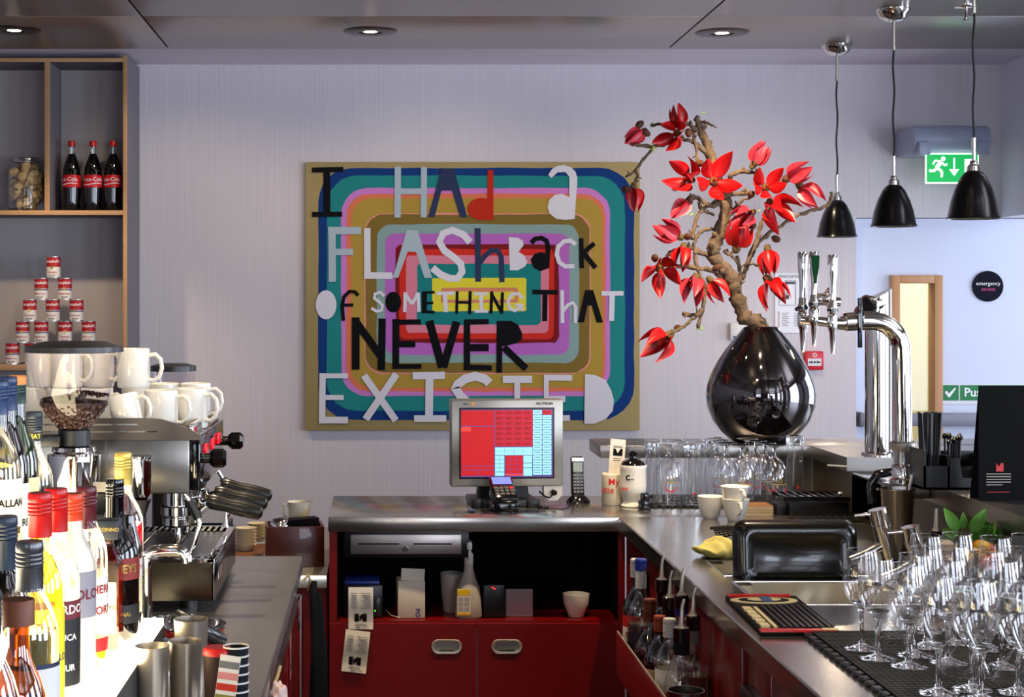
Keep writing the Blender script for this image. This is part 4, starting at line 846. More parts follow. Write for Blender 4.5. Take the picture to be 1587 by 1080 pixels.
# beer tower
bt_ = thing('beer_tower', 'wide polished chrome beer column standing on the ledge', 'beer tower', (X(1361, 500), 5.0, LZ))
MB().lathe([(0, 0), (.05, 0), (.05, .008), (.0405, .012), (.0405, .46)], 36).build('column', chrome, bt_)
vs = [( .0405 * math.cos(a * PI / 18), .0405 * math.sin(a * PI / 18), .46 + .0) for a in range(36)]
vs2 = [( .0405 * math.cos(a * PI / 18), .0405 * math.sin(a * PI / 18), .495 + .022 * math.cos(a * PI / 18)) for a in range(36)]
MB().add(vs + vs2, [(i, (i + 1) % 36, 36 + (i + 1) % 36, 36 + i) for i in range(36)] + [tuple(range(36, 72))]).build('slanted_cap', chrome, bt_)
for z_, r_ in ((.475, .034),):
    Mt = T(-.0, -.02, .47) @ R(-PI / 2 - .2, 'Y') @ R(.5, 'X')
    MB().lathe([(.022, 0), (.022, .03), (.033, .04), (.036, .055), (.03, .062)], 32, M=Mt).build('badge_ring', chrome, bt_)
    MB().lathe([(0, .056), (.03, .056), (.03, .06)], 32, M=Mt).build('badge_face', black, bt_)
# curved font pipe with three taps
fp = thing('curved_beer_font', 'curved chrome pipe font carrying three slim beer taps', 'beer tap', (0, 0, 0))
S0 = 590.
def fpt(px, py, dy=0): p = pt(px, py, S0); return Vector((p.x, p.y + dy, p.z))
path = [fpt(1400, 742), fpt(1399, 700), fpt(1398, 620), fpt(1397, 560)] + [fpt(1352 + 45 * math.cos(math.radians(a)), 545 - 48 * math.sin(math.radians(a))) for a in (10, 25, 40, 55, 70, 85)] + [fpt(1340, 497), fpt(1310, 499)]
MB().tube(path, .0245, 24).build('pipe', chrome, fp)
b0 = fpt(1400, 742)
MB().lathe([(0, 0), (.036, 0), (.036, .01), (.03, .014), (.03, .045), (.026, .05)], 28, M=T(b0.x, b0.y, LZ)).lathe([(.03, .085), (.034, .09), (.034, .105), (.029, .11)], 28, mi=1, M=T(b0.x, b0.y, LZ)).build('base_flange', [chrome, satin], fp)
MB().box(b0.x - .05, b0.x + .05, b0.y - .06, b0.y + .03, LZ - .035, LZ, bev=.003).build('bracket', dsteel, fp)
MB().tube([fpt(1312, 500), fpt(1300, 501), fpt(1285, 500)], [.02, .017, .0165], 20).tube([fpt(1290, 500), fpt(1262, 497, .0), fpt(1243, 495, .01)], .0125, 16).build('manifold', chrome, fp)
MB().cyl(.03, -.006, .006, 28, M=aim(fpt(1331, 492), (1, 0, 0)), bev=.002).build('black_clamp', gblack, fp)
MB().box(-.006, .006, -.03, -.024, -.07, .06, bev=.002, M=T(*fpt(1328, 497))).build('clamp_strap', gblack, fp)
MB().lathe([(0, 0), (.014, 0), (.014, .02), (.028, .032), (.028, .038), (.026, .04)], 28, M=aim(fpt(1268, 463, .02), (.9, -.45, .05))).build('lens_badge', chrome, fp)
MB().lathe([(0, .044), (.014, .043), (.026, .039)], 28, M=aim(fpt(1268, 463, .02), (.9, -.45, .05))).build('badge_face', mat('badge_blue', (150, 160, 220), .2), fp)
MB().tube([fpt(1305, 468, .02), fpt(1275, 466, .02)], .012, 16).build('badge_stalk', chrome, fp)
def taph(px, ytop, ybot, mat2, dy):
    a = fpt(px, ytop, dy); b = fpt(px, ybot, dy); H = a.z - b.z; k = MB()
    t = MB().lathe([(0, 0), (.0045, 0), (.0085, H * .22), (.011, H * .24), (.013, H * .27), (.0135, H * .38), (.011, H * .4), (.013, H * .42), (.013, H * .47), (.0105, H * .49), (.0105, H * .53), (.008, H * .55)], 20, M=T(b.x, b.y, b.z)).build('tap_body', chrome, fp)
    MB().cyl(.0145, H * .425, H * .46, 20, M=T(b.x, b.y, b.z), bev=.001).build('black_ring', gblack, t)
    hd_ = MB().lathe([(0, H * .54), (.0085, H * .545), (.0085, H * .7), (.012, H * .82), (.013, H * .985), (.011, H), (0, H)], 20, M=T(b.x, b.y, b.z)).build('tap_handle', chrome, fp)
    if mat2: MB().prism([(-.002, H * .66), (.002, H * .66), (.0095, H * .84), (.0105, H * .96), (-.0105, H * .96), (-.0095, H * .84)], .011, .0145, M=T(b.x, b.y, b.z) @ RX).build('green_plate', mat2, hd_)
taph(1247, 390, 546, None, .02); taph(1260, 390, 536, mat('tap_green', (6, 62, 28), .6), -.01); taph(1287, 395, 548, None, -.02)
# black dispenser under the tower
bd_ = thing('tap_cooler', 'black boxy tap cooler with curved handle under the beer tower', 'cooler', (0, 0, 0))
MB().box(1.44, 1.7, 4.6, 4.9, WZ, 1.047, bev=.006).build('case', gblack, bd_)
MB().tube([pt(1352, 780, 545), pt(1350, 750, 545), pt(1360, 735, 545), pt(1380, 731, 545), pt(1400, 733, 545)], .013, 12).build('curved_handle', gblack, bd_)
MB().cyl(.004, 0, .002, 12, M=T(*pt(1360, 758, 546)) @ RX).build('screw', satin, bd_); MB().cyl(.004, 0, .002, 12, M=T(*pt(1373, 758, 546)) @ RX).build('screw', satin, bd_)
MB().tube([pt(1282, 721, 515), pt(1312, 723, 515)], .003, 8).build('lever', satin, bd_)
kn = tag(MB().lathe([(0, 0), (.008, 0), (.008, .006), (.005, .012), (0, .013)], 16, M=T(1.438, 5.0, .97) @ R(-PI / 2, 'Y')).build('ledge_knob', chrome), 'small chrome knob on the ledge side below the tower', 'knob')
# ---------------------------------------------------------------- vase and plant
vs_ = 458.0
vx, vy = X(1179, vs_), F / vs_
va = thing('bulb_vase', 'big glossy dark bulb shaped vase on the raised ledge', 'vase', (vx, vy, LZ))
prof = [(0, 0), (.085, 0), (.1, .006)]
for px, py in ((62, 668), (74, 652), (82, 630), (83.5, 612), (82, 598), (76, 580), (66, 560), (54, 542), (43, 528), (33, 516), (27, 508)): prof.append((px / vs_, (685 - py) / vs_))
prof += [(24.5 / vs_, 179 / vs_), (.048, 178.5 / vs_), (.047, .34), (.05, .3)]
MB().lathe(prof, 64).build('vase_body', mat('vase_black', (74, 70, 74), .05, .97, coat=1), va, angle=60)
pt0 = thing('flowering_branch', 'gnarled branch arrangement with red cotton tree flowers in the vase', 'plant', (0, 0, 0))
bark = mat('bark', (112, 92, 72), .85, noise=.75, scale=(75, 75, 45), bump=1, detail=6, bd=.008)
def bc(x, y, dy=0): p = pt(940 + x / 2.7, 160 + y / 2.7, vs_); return Vector((p.x, p.y + dy, p.z))
def smooth(pts, rad, n=5, jit=.0026):
    out = []; rr = []
    for i in range(len(pts) - 1):
        p0 = pts[max(i - 1, 0)]; p1 = pts[i]; p2 = pts[i + 1]; p3 = pts[min(i + 2, len(pts) - 1)]
        for k in range(n):
            t = k / n; v = .5 * ((2 * p1) + (-p0 + p2) * t + (2 * p0 - 5 * p1 + 4 * p2 - p3) * t * t + (-p0 + 3 * p1 - 3 * p2 + p3) * t ** 3)
            r = rad[i] + (rad[i + 1] - rad[i]) * t; out.append(v + Vector([random.uniform(-jit, jit) for _ in range(3)])); rr.append(r * random.uniform(.8, 1.28))
    out.append(pts[-1]); rr.append(rad[-1] * .8); return out, rr
def branch(name, xy, r0, r1, dy0=0, dy1=0, knots=0):
    n = len(xy); pts = [bc(x, y, dy0 + (dy1 - dy0) * i / (n - 1)) for i, (x, y) in enumerate(xy)]
    P_, R_ = smooth(pts, [r0 + (r1 - r0) * i / (n - 1) for i in range(n)]); mb = MB().tube(P_, R_, 12)
    for k in range(knots):
        i = random.randrange(2, len(P_) - 1); d_ = Vector((random.uniform(-1, 1), random.uniform(-1, .4), random.uniform(-.5, 1))).normalized(); e = P_[i] + d_ * (R_[i] + random.uniform(.006, .016))
        mb.tube([P_[i], (P_[i] + e) / 2, e], [R_[i] * .7, R_[i] * .55, R_[i] * .4], 7)
    return mb.build(name, bark, pt0, angle=180)
branch('trunk', [(665, 990), (640, 930), (585, 895), (555, 840), (530, 760), (500, 700), (450, 645), (445, 610), (470, 550), (490, 470), (500, 400)], .027, .018, 0, -.01, 14)
branch('trunk_top', [(500, 400), (470, 330), (450, 270), (435, 200), (410, 140), (385, 80), (385, 55)], .018, .009, -.01, .02, 9)
for a in [([(515, 310), (550, 285), (600, 290), (650, 310)], .009, .005, 0, -.02), ([(480, 390), (560, 380), (640, 370), (700, 345), (770, 310), (820, 272)], .008, .005, -.01, .02), ([(500, 500), (520, 460), (560, 410), (600, 395)], .007, .004, 0, -.03),
          ([(565, 740), (600, 650), (640, 580), (720, 520), (800, 470), (860, 450), (925, 430), (948, 400), (950, 368)], .008, .005, 0, .03), ([(575, 680), (610, 600), (632, 540), (642, 482)], .007, .006, -.02, -.03),
          ([(460, 650), (400, 630), (340, 602), (280, 620), (245, 640)], .009, .006, 0, -.03), ([(490, 735), (430, 700), (340, 685), (250, 685)], .009, .006, 0, -.04), ([(455, 527), (400, 530), (365, 580), (365, 650), (385, 720), (405, 770), (395, 850), (370, 940)], .006, .006, 0, -.05),
          ([(390, 860), (350, 900), (310, 930), (250, 965)], .007, .004, -.05, -.06), ([(440, 240), (400, 190), (350, 158), (290, 150), (220, 178), (150, 182), (95, 172)], .008, .006, .01, -.03), ([(190, 190), (150, 235), (115, 285), (75, 310)], .005, .004, -.03, -.03), ([(118, 280), (122, 310), (108, 345)], .005, .004, -.03, -.03),
          ([(390, 110), (340, 88), (270, 85), (180, 95)], .008, .005, .02, -.02), ([(375, 250), (372, 190), (362, 120), (350, 75)], .006, .005, -.02, 0), ([(385, 70), (415, 80), (445, 92)], .005, .004, .02, .0), ([(350, 570), (368, 500), (395, 450), (450, 470)], .007, .005, -.03, 0),
          ([(500, 410), (430, 430), (380, 400), (335, 395)], .008, .006, -.01, -.03), ([(480, 400), (400, 440), (380, 420)], .007, .005, 0, -.02), ([(590, 670), (640, 685), (660, 715)], .005, .004, -.02, -.03), ([(310, 880), (350, 885), (380, 870)], .007, .005, -.04, -.05), ([(490, 620), (530, 650), (560, 690)], .006, .004, -.02, -.02), ([(540, 640), (555, 700), (560, 760)], .006, .005, -.02, -.0)]:
    branch('branch', *a, knots=4)
petm = mat('petal_red', (178, 12, 16), .38, noise=.6, scale=(45, 45, 45)); petm.node_tree.nodes['Principled BSDF'].inputs['Subsurface Weight'].default_value = 0
petp = mat('petal_pink', (196, 48, 62), .38, noise=.6, scale=(45, 45, 45))
caly = mat('calyx', (104, 82, 50), .7, noise=.3, scale=(80, 80, 80), bump=.4)
stam = mat('stamen', (214, 50, 34), .5)
pmesh = {}
for nm, m in (('r', petm), ('p', petp)):
    o = leafmesh(.074, .047, .3, .5, 8, 5, 0).build('petal', m, pt0); sf = o.modifiers; pmesh[nm] = o.data; bpy.data.objects.remove(o)
cmesh = MB().lathe([(0, -.014), (.007, -.012), (.0115, -.003), (.0125, .006), (.0105, .012), (0, .012)], 16).data if False else None
def flower(x, y, dx, dz, dyc, opn, sc0, col='r', stm=True, dy=-.03, npet=5):
    c = bc(x, y, dy); axis = Vector((dx, dyc, dz)).normalized()
    mb = MB().lathe([(0, -.016), (.008, -.013), (.012, -.003), (.0125, .005), (.01, .011), (0, .012)], 16)
    if stm:
        for k in range(26):
            a = random.uniform(0, 2 * PI); rr = random.uniform(0, .012); l = random.uniform(.022, .034)
            mb.tube([(rr * .3 * math.cos(a), rr * .3 * math.sin(a), .008), (rr * math.cos(a), rr * math.sin(a), .008 + l)], .0006, 4, mi=1, caps=False)
    f = mb.build('flower', [caly, stam], pt0); f.matrix_world = aim(c, axis); f.scale = (sc0 * 1.1,) * 3
    for k in range(npet):
        a = 2 * PI * k / npet + random.uniform(-.15, .15); o_ = opn * 1.08 + .08 + random.uniform(-.14, .14)
        p = link('petal', pmesh[col], f); p.matrix_local = R(a, 'Z') @ T(0, -.008, .006) @ R(o_, 'X') ; s_ = random.uniform(.9, 1.08); p.scale = (s_, s_, s_)
for fl_ in [(150, 120, -.8, -.5, -.2, .35, .8, 'p'), (290, 130, -.6, -.15, -.8, .8, 1.0), (310, 95, -.2, .8, .2, .5, .8), (108, 350, .0, -1, -.1, .35, .85), (345, 320, -.7, .2, -.7, .8, 1.1), (438, 330, .1, .1, -1, 1.15, 1.15), (335, 410, -.6, -.6, -.2, .3, .85, 'p'),
            (605, 262, .5, .8, -.2, .4, .9, 'p'), (655, 355, .05, .2, -1, .95, .95), (680, 420, .3, -.6, -.75, .8, 1.15), (745, 320, .8, .4, -.3, .6, .95, 'p'), (800, 350, .6, -.7, -.3, .5, .95, 'p'), (600, 460, -.7, -.4, -.4, .6, .9, 'p'), (300, 560, -.9, .5, -.1, .6, .95, 'p'),
            (315, 600, -.2, -.8, -.3, .5, .85), (215, 690, 0, -.5, -.85, .95, 1.1), (365, 730, -.25, -.8, -.4, .6, 1.0, 'p'), (425, 740, .5, -.7, -.1, .55, .9), (535, 610, .15, 1, -.3, .6, 1.05), (665, 610, .1, -1, -.2, .42, .95), (670, 740, .25, -.8, -.4, .75, 1.05), (255, 970, -.75, -.55, -.35, .7, 1.15)]:
    flower(*fl_[:7], col=fl_[7] if len(fl_) > 7 else 'r')
bud = MB().lathe([(0, -.014), (.007, -.011), (.0115, 0), (.01, .009), (.004, .016), (0, .017)], 14)
bo = None
for x, y in ((130, 95), (160, 130), (75, 365), (335, 130), (380, 255), (340, 410), (610, 255), (740, 320), (595, 385), (600, 515), (700, 570), (195, 650), (230, 670), (450, 690), (330, 560), (660, 735), (290, 940)):
    if bo is None: bo = o = bud.build('bud', mat('bud_brown', (92, 60, 44), .6, noise=.4, scale=(60, 60, 60)), pt0)
    else: o = link('bud', bo.data, pt0)
    o.location = bc(x, y, -.035); o.rotation_euler = (random.uniform(-1.5, 1.5), random.uniform(-1.5, 1.5), 0); o.scale = (1.1,) * 3
sl = leafmesh(.02, .005, .1, .3, 4, 2).build('small_leaf', mat('young_leaf', (170, 190, 60), .5), pt0); sl.location = bc(185, 185, -.04)
for x, y, a in ((185, 185, 2.2), (190, 188, -2.2), (186, 190, 3.1), (350, 460, 2.6), (355, 462, -2), (378, 930, 3), (382, 935, 2), (376, 935, -2.4), (385, 45, 1.6), (620, 455, 1)):
    link('small_leaf', sl.data, pt0, bc(x, y, -.045), (random.uniform(-.5, .5), a, 0))
# ---------------------------------------------------------------- pendants and downlights
def pendant(px, ceil_s, rim_py, label):
    x = X(px, ceil_s); y = F / ceil_s; zc = 2.745; zr = EYE - (rim_py - VY) / ceil_s; w_ = .0925
    t = thing('pendant_lamp', label, 'lamp', (x, y, zc), 0, 'black pendant lamps'); dz = zr - zc
    MB().lathe([(.0, -.052), (.03, -.048), (.055, -.032), (.068, -.008), (.07, 0), (0, 0)], 36).build('canopy', chrome, t)
    MB().cyl(.006, -.155, -.05, 12).cyl(.008, -.165, -.145, 12).build('stem', satin, t)
    cz = dz + .275; n = 12
    MB().tube([(.003 * math.sin(i * 1.1 + px), 0, -.16 + (cz + .16) * i / n) for i in range(n + 1)], .0042, 8).build('cord', black, t)
    MB().cyl(.0085, dz + .25, dz + .285, 14).cyl(.0065, dz + .2, dz + .255, 14).lathe([(.01, dz + .205), (.014, dz + .2), (.014, dz + .192), (.022, dz + .185), (.024, dz + .168), (.02, dz + .165)], 24).build('lamp_holder', chrome, t)
    MB().lathe([(.021, dz + .168), (.03, dz + .164), (.045, dz + .145), (.064, dz + .105), (.078, dz + .06), (.087, dz + .012), (.093, dz), (.0905, dz - .001), (.085, dz + .012)], 48).build('shade', mat('shade_black', (12, 12, 14), .22, coat=.3), t)
    MB().lathe([(.085, dz + .011), (.076, dz + .059), (.062, dz + .104), (.043, dz + .143), (.0, dz + .16)], 40).build('shade_lining', mat('lining_white', (240, 236, 226), .5, emit=(255, 236, 200), es=.5), t)
    bulb = MB().lathe([(0, dz + .04), (.02, dz + .048), (.028, dz + .068), (.022, dz + .092), (.01, dz + .12), (.01, dz + .15)], 20).build('bulb', mat('bulb_warm', (255, 240, 210), .3, emit=(255, 225, 170), es=5), t)
    l = bpy.data.lights.new('pendant_glow', 'POINT'); l.energy = 3; l.color = (1, .82, .6); l.shadow_soft_size = .03; lo = bpy.data.objects.new('pendant_glow', l); sc.collection.objects.link(lo); lo.location = (x, y, zr + .02)
pendant(1297, 336, 367, 'furthest and smallest looking black pendant lamp beside the branch')
pendant(1385, 383, 351, 'middle black pendant lamp above the beer font')
pendant(1509, 440, 339, 'nearest black pendant lamp before the exit sign')
hk = thing('ceiling_hook', 'small chrome hook plate on the ceiling beside the nearest pendant', 'hook', (X(1497, 387), F / 387, 2.745))
MB().lathe([(0, -.008), (.04, -.007), (.045, -.003), (.045, 0)], 28).build('plate', chrome, hk); MB().tube([(0, 0, -.005), (0, 0, -.04), (0, 0, -.052)], [.008, .005, .012], 12).build('hook_pin', chrome, hk)
for px, py, lab in ((22, 46, 'recessed ceiling spotlight above the left shelving'), (574, 48, 'recessed ceiling spotlight above the painting'), (1119, 50, 'recessed ceiling spotlight left of the pendants')):
    s = (VY - py) / 1.175; t = thing('ceiling_spotlight', lab, 'light', (X(px, s), F / s, 2.745), 0, 'recessed ceiling spotlights')
    MB().lathe([(.05, -.001), (.055, -.006), (.112, -.005), (.118, -.002), (.118, 0)], 48).build('trim_ring', mat('spot_trim', (62, 50, 42), .3, .9), t)
    MB().lathe([(.05, -.002), (.04, -.001), (.034, -.004), (.03, -.004)], 32).build('inner_ring', dsteel, t)
    MB().lathe([(0, -.0045), (.03, -.004), (.032, -.002)], 28).build('lens', mat('spot_lens', (255, 240, 215), .3, emit=(255, 232, 190), es=14), t)
# ---------------------------------------------------------------- left worktop
lw = thing('coffee_worktop', 'grey steel coffee worktop with red fronts on the left of the aisle', 'worktop', (0, 0, 0))
MB().box(-1.35, -.19, 1.7, 4.1, WZ - .04, WZ, bev=.004).build('worktop', mat('worktop_grey', (160, 156, 150), .3, .85, scale=(7, 7, 7), noise=.08, rvar=.05), lw)
MB().box(-1.3, -.225, 1.75, 4.06, 0, WZ - .042).build('carcass', mat('carcass_dark', (50, 8, 8), .5), lw)
for y0, y1 in ((1.8, 2.5), (2.506, 3.05), (3.056, 3.6), (3.606, 4.05)):
    MB().box(-.225, -.205, y0, y1, .08, WZ - .05, bev=.002).build('door', mat('gloss_red', (130, 8, 8), .12, coat=.6), lw)
MB().box(-.205, -.2, 1.8, 4.05, WZ - .12, WZ - .09, bev=.001).build('grip_rail', dsteel, lw)
MB().tube([(-.19, 3.74, .885), (-.178, 3.74, .885), (-.178, 3.74, .4), (-.19, 3.74, .4)], .006, 10).build('door_handle', chrome, lw)
tw = thing('black_towel', 'black terry towel hanging at the end of the coffee worktop', 'towel', (-.17, 3.95, 0))
n = 16; vs = []; fs = []
for i in range(n + 1):
    z = .865 - .5 * i / n; wd = .03 + .05 * min(1, i / 5)
    for j in range(9):
        v = j / 8; vs.append((.004 + .035 * v * min(1, .3 + i / 8) + .006 * math.sin(v * 9 + i * .3), wd * (v - .5) * 2, z + .02 * math.sin(v * 5)))
for i in range(n):
    for j in range(8): fs.append((i * 9 + j, i * 9 + j + 1, (i + 1) * 9 + j + 1, (i + 1) * 9 + j))
o = MB().add(vs, fs).build('folded_towel', mat('towel_black', (22, 22, 24), .95, bump=1, scale=(300, 300, 300), bd=.004), tw); o.modifiers.new('s', 'SOLIDIFY').thickness = .012
MB().tube([(0, 0, .86), (.006, -.01, .885), (.002, -.02, .9), (-.012, -.02, .885)], .0035, 8).build('hanging_loop', mat('loop_cream', (190, 170, 120), .7), tw)
pk = thing('pale_cloth', 'crumpled pale pink cloth hung low on the left cabinet fronts', 'cloth', (-.178, 2.87, .845))
bm = bmesh.new(); bmesh.ops.create_icosphere(bm, subdivisions=4, radius=1)
for v in bm.verts: c = v.co.copy(); f = 1 + .15 * math.sin(c.x * 7) * math.sin(c.z * 6 + c.y * 5); v.co = Vector((c.x * .02 * f, c.y * .03 * f, c.z * .045 * f))
me = bpy.data.meshes.new('crumpled_cloth'); bm.to_mesh(me); bm.free(); me.shade_smooth(); me.materials.append(mat('cloth_pink', (226, 196, 186), .9, bump=1, scale=(250, 250, 250))); link('crumpled_cloth', me, pk)
MB().tube([(-.01, 0, .03), (.0, .01, .055), (.004, .02, .07)], .003, 8).build('hanging_loop', mat('loop_cream', (190, 170, 120), .7), pk)
# low side table between the worktops
lt = thing('low_side_table', 'low steel topped red cabinet against the left of the till counter', 'cabinet', (0, 0, 0))
MB().box(-1.3, -.152, 4.87, 5.9, .7, .74, bev=.003).build('worktop', mat('side_steel', (196, 190, 176), .3, .85), lt)
MB().box(-1.28, -.152, 4.9, 5.88, 0, .7).build('carcass', dred, lt)
wbx = thing('wooden_box', 'dark reddish wooden box on the low side table', 'box', (X(454, 500), 5.08, .741), .1)
wd = mat('mahogany', (72, 26, 14), .35, noise=.35, scale=(12, 12, 60), coat=.2)
MB().box(-.09, .09, -.07, -.062, 0, .125, bev=.001).box(-.09, .09, .062, .07, 0, .125, bev=.001).box(-.09, -.082, -.062, .062, 0, .125, bev=.001).box(.082, .09, -.062, .062, 0, .125, bev=.001).box(-.082, .082, -.062, .062, 0, .006).build('box_body', wd, wbx)
tag(MB().lathe([(.04, 0), (.038, .018), (.028, .034), (.012, .041), (0, .042)], 32).build('steel_dome', chrome, loc=(X(433, 500), 5.09, .845)), 'polished steel dome lid lying in the wooden box', 'lid')
nk = thing('black_napkins', 'bundle of black paper napkins fanned out in the wooden box', 'napkins', (X(468, 500), 5.09, .85))
for k in range(6): MB().box(-.045, .045, -.03, .03, -.002, .002, M=T(0, 0, .006 + .005 * k) @ R(-.18 + .03 * k, 'Y') @ R(.12 * k - .3, 'Z')).build('napkin', mat('napkin_black', (24, 24, 28), .8), nk)
cj = thing('milk_jug', 'cream ceramic milk jug behind the black napkins', 'jug', (X(461, 490), 5.2, .741))
vs = []; prof = [(.0, 0), (.03, 0), (.032, .1), (.034, .15), (.033, .165), (.0375, .18)]
MB().lathe(prof, 28).tube([(-.03, 0, .165), (-.048, 0, .172), (-.05, 0, .14), (-.032, 0, .12)], .004, 8).build('body', cream, cj)
MB().add([(.03, -.012, .16), (.03, .012, .16), (.05, 0, .187), (.036, -.016, .181), (.036, .016, .181)], [(0, 2, 3), (1, 4, 2), (0, 1, 2)]).build('spout', cream, cj)
wbd = tag(MB().box(-.62, -.37, 5.1, 5.35, .741, .762, bev=.002).build('wooden_board', mat('board_brown', (112, 70, 42), .5, noise=.3, scale=(8, 80, 8))), 'brown wooden board under the stacked cream dishes', 'board')
for (px, s_, nn, lab) in ((381, 480, 6, 'front'), (399, 463, 5, 'rear')):
    first = None
    for k in range(nn):
        lab2 = '%s in the %s stack of cream dishes on the board' % (('lowest dish', 'second dish from the bottom', 'third dish from the bottom', 'fourth dish from the bottom', 'fifth dish from the bottom', 'topmost dish')[k], lab)
        loc = (X(px, s_), F / s_, (.763 + .011 * k))
        if first is None: first = tag(MB().lathe([(0, 0), (.02, 0), (.034, .016), (.036, .018), (.034, .017), (.019, .003), (0, .003)], 28).build('cream_dish', cream, loc=loc), lab2, 'dish', 'stacked cream dishes')
        else: o = first.copy(); sc.collection.objects.link(o); o.location = loc; o['label'] = lab2
# ---------------------------------------------------------------- espresso machine
em = thing('espresso_machine', 'steel three group espresso machine with mugs stacked on top', 'coffee machine', (0, 0, 0))
gp = mat('machine_grey', (84, 78, 76), .35, .7)
MB().box(-.95, -.392, 3.37, 3.87, 1.165, 1.28, bev=.004).build('housing', mat('machine_steel', (128, 124, 118), .25, .95, scale=(60, 60, 5), rvar=.06), em)
MB().box(-.392, -.37, 3.37, 3.87, 1.172, 1.285, bev=.003).build('front_panel', gblack, em)
MB().box(-.93, -.55, 3.42, 3.84, 1.03, 1.165).build('back_column', dsteel, em)
gd = [(-.93, 1.278), (-.37, 1.278), (-.372, 1.288), (-.385, 1.3), (-.41, 1.308), (-.44, 1.317), (-.455, 1.322), (-.48, 1.3235), (-.93, 1.3235)]
def slotted(z0, z1): pass
MB().prism([(-.93, 1.278), (-.37, 1.278), (-.371, 1.288), (-.38, 1.293), (-.93, 1.293)], -3.372, -3.366, M=RX).prism([(-.93, 1.297), (-.46, 1.297), (-.46, 1.293), (-.38, 1.293), (-.39, 1.301), (-.42, 1.312), (-.452, 1.322), (-.48, 1.3235), (-.93, 1.3235), (-.93, 1.312), (-.5, 1.312), (-.5, 1.308), (-.93, 1.308)], -3.372, -3.366, M=RX).build('cup_guard', gp, em)
MB().box(-.395, -.385, 3.372, 3.87, 1.285, 1.31, bev=.002, M=None).build('front_guard', chrome, em)
MB().box(-.93, -.38, 3.375, 3.86, 1.281, 1.287).build('cup_shelf', steel, em)
for y in (3.46, 3.6, 3.74): MB().box(-.371, -.365, y - .028, y + .028, 1.238, 1.262, bev=.002).build('button_panel', mat('button_red', (200, 20, 40), .2, emit=(255, 30, 50), es=.3), em)
for y in (3.4, 3.82):
    k = MB().cyl(.011, 0, .022, 16, M=T(-.371, y, 1.237) @ R(PI / 2, 'Y')).build('steam_knob', gblack, em)
    MB().lathe([(0, .018), (.014, .018), (.02, .026), (.02, .046), (.014, .053), (0, .054)], 8, M=T(-.371, y, 1.237) @ R(PI / 2, 'Y')).build('knob_grip', gblack, k, flatsh=True)
hb = mat('handle_black', (26, 25, 22), .3, coat=.3)
g0 = None
for i, y in enumerate((3.43, 3.58, 3.73)):
    g = MB().cyl(.03, 1.13, 1.166, 24, M=T(-.425, y, 0)).cyl(.036, 1.112, 1.135, 28, M=T(-.425, y, 0), bev=.003).build('group_head', chrome, em)
    p = MB().cyl(.033, 1.09, 1.112, 28, M=T(-.425, y, 0), bev=.004).tube([(-.395, y, 1.118), (-.375, y, 1.122), (-.352, y, 1.142)], [.008, .008, .0075], 14).tube([(-.425, y, 1.09), (-.425, y, 1.07), (-.425, y - .016, 1.055)], .007, 10).tube([(-.425, y, 1.07), (-.425, y + .016, 1.055)], .007, 10).build('portafilter', chrome, em)
    P_ = [(-.362, y, 1.144), (-.352, y, 1.142), (-.34, y, 1.139), (-.32, y, 1.134), (-.3, y, 1.129), (-.27, y, 1.122), (-.25, y, 1.117), (-.244, y, 1.1155)]
    MB().tube(P_, [.013, .0165, .0165, .0145, .0165, .0165, .0145, .006], 20).build('grip', hb, p)
for y, dx_ in ((3.41, 0), (3.84, .03)):
    MB().tube([(-.41 + dx_, y, 1.165), (-.395 + dx_, y, 1.14), (-.375 + dx_, y - .005, 1.1), (-.385 + dx_, y - .01, 1.06), (-.395 + dx_, y - .012, 1.035)], .005, 10).build('steam_wand', chrome, em)
    MB().tube([(-.398 + dx_, y, 1.146), (-.378 + dx_, y - .004, 1.108)], .009, 12).build('wand_grip', hb, em)
MB().tube([(-.355, 3.8, 1.085), (-.357, 3.8, 1.045), (-.357, 3.8, 1.035)], [.004, .0045, .007], 12).build('hot_water_spout', chrome, em)
MB().box(-.74, -.342, 3.352, 3.358, .945, 1.028).box(-.345, -.339, 3.352, 3.85, .945, 1.028, bev=.001).box(-.74, -.342, 3.845, 3.85, .945, 1.028).box(-.74, -.342, 3.36, 3.845, .945, .95).build('drip_tray', mat('tray_steel', (120, 116, 108), .16, 1), em)
MB().box(-.74, -.34, 3.35, 3.365, 1.024, 1.032).box(-.355, -.338, 3.35, 3.85, 1.024, 1.032, bev=.001).box(-.74, -.34, 3.835, 3.85, 1.024, 1.032).build('tray_rim', chrome, em)
gt = MB()
for k in range(26): gt.box(-.735 + k * .0145, -.728 + k * .0145, 3.366, 3.42, 1.024, 1.028).box(-.735 + k * .0145, -.728 + k * .0145, 3.79, 3.834, 1.024, 1.028)
gt.box(-.735, -.357, 3.42, 3.79, 1.02, 1.026)
gt.build('tray_grate', dsteel, em)['kind'] = 'stuff'
for x in (-.68, -.6, -.52, -.44): MB().tube([(x, 3.43, 1.03), (x, 3.78, 1.03)], .003, 8).build('rack_bar', chrome, em)
for x in (-.7, -.4):
    for y in (3.42, 3.78): MB().cyl(.02, WZ, .946, 16, M=T(x, y, 0)).build('foot', black, em)
MB().box(-.3395, -.337, 3.44, 3.5, .975, 1.0).build('badge', chrome, em)
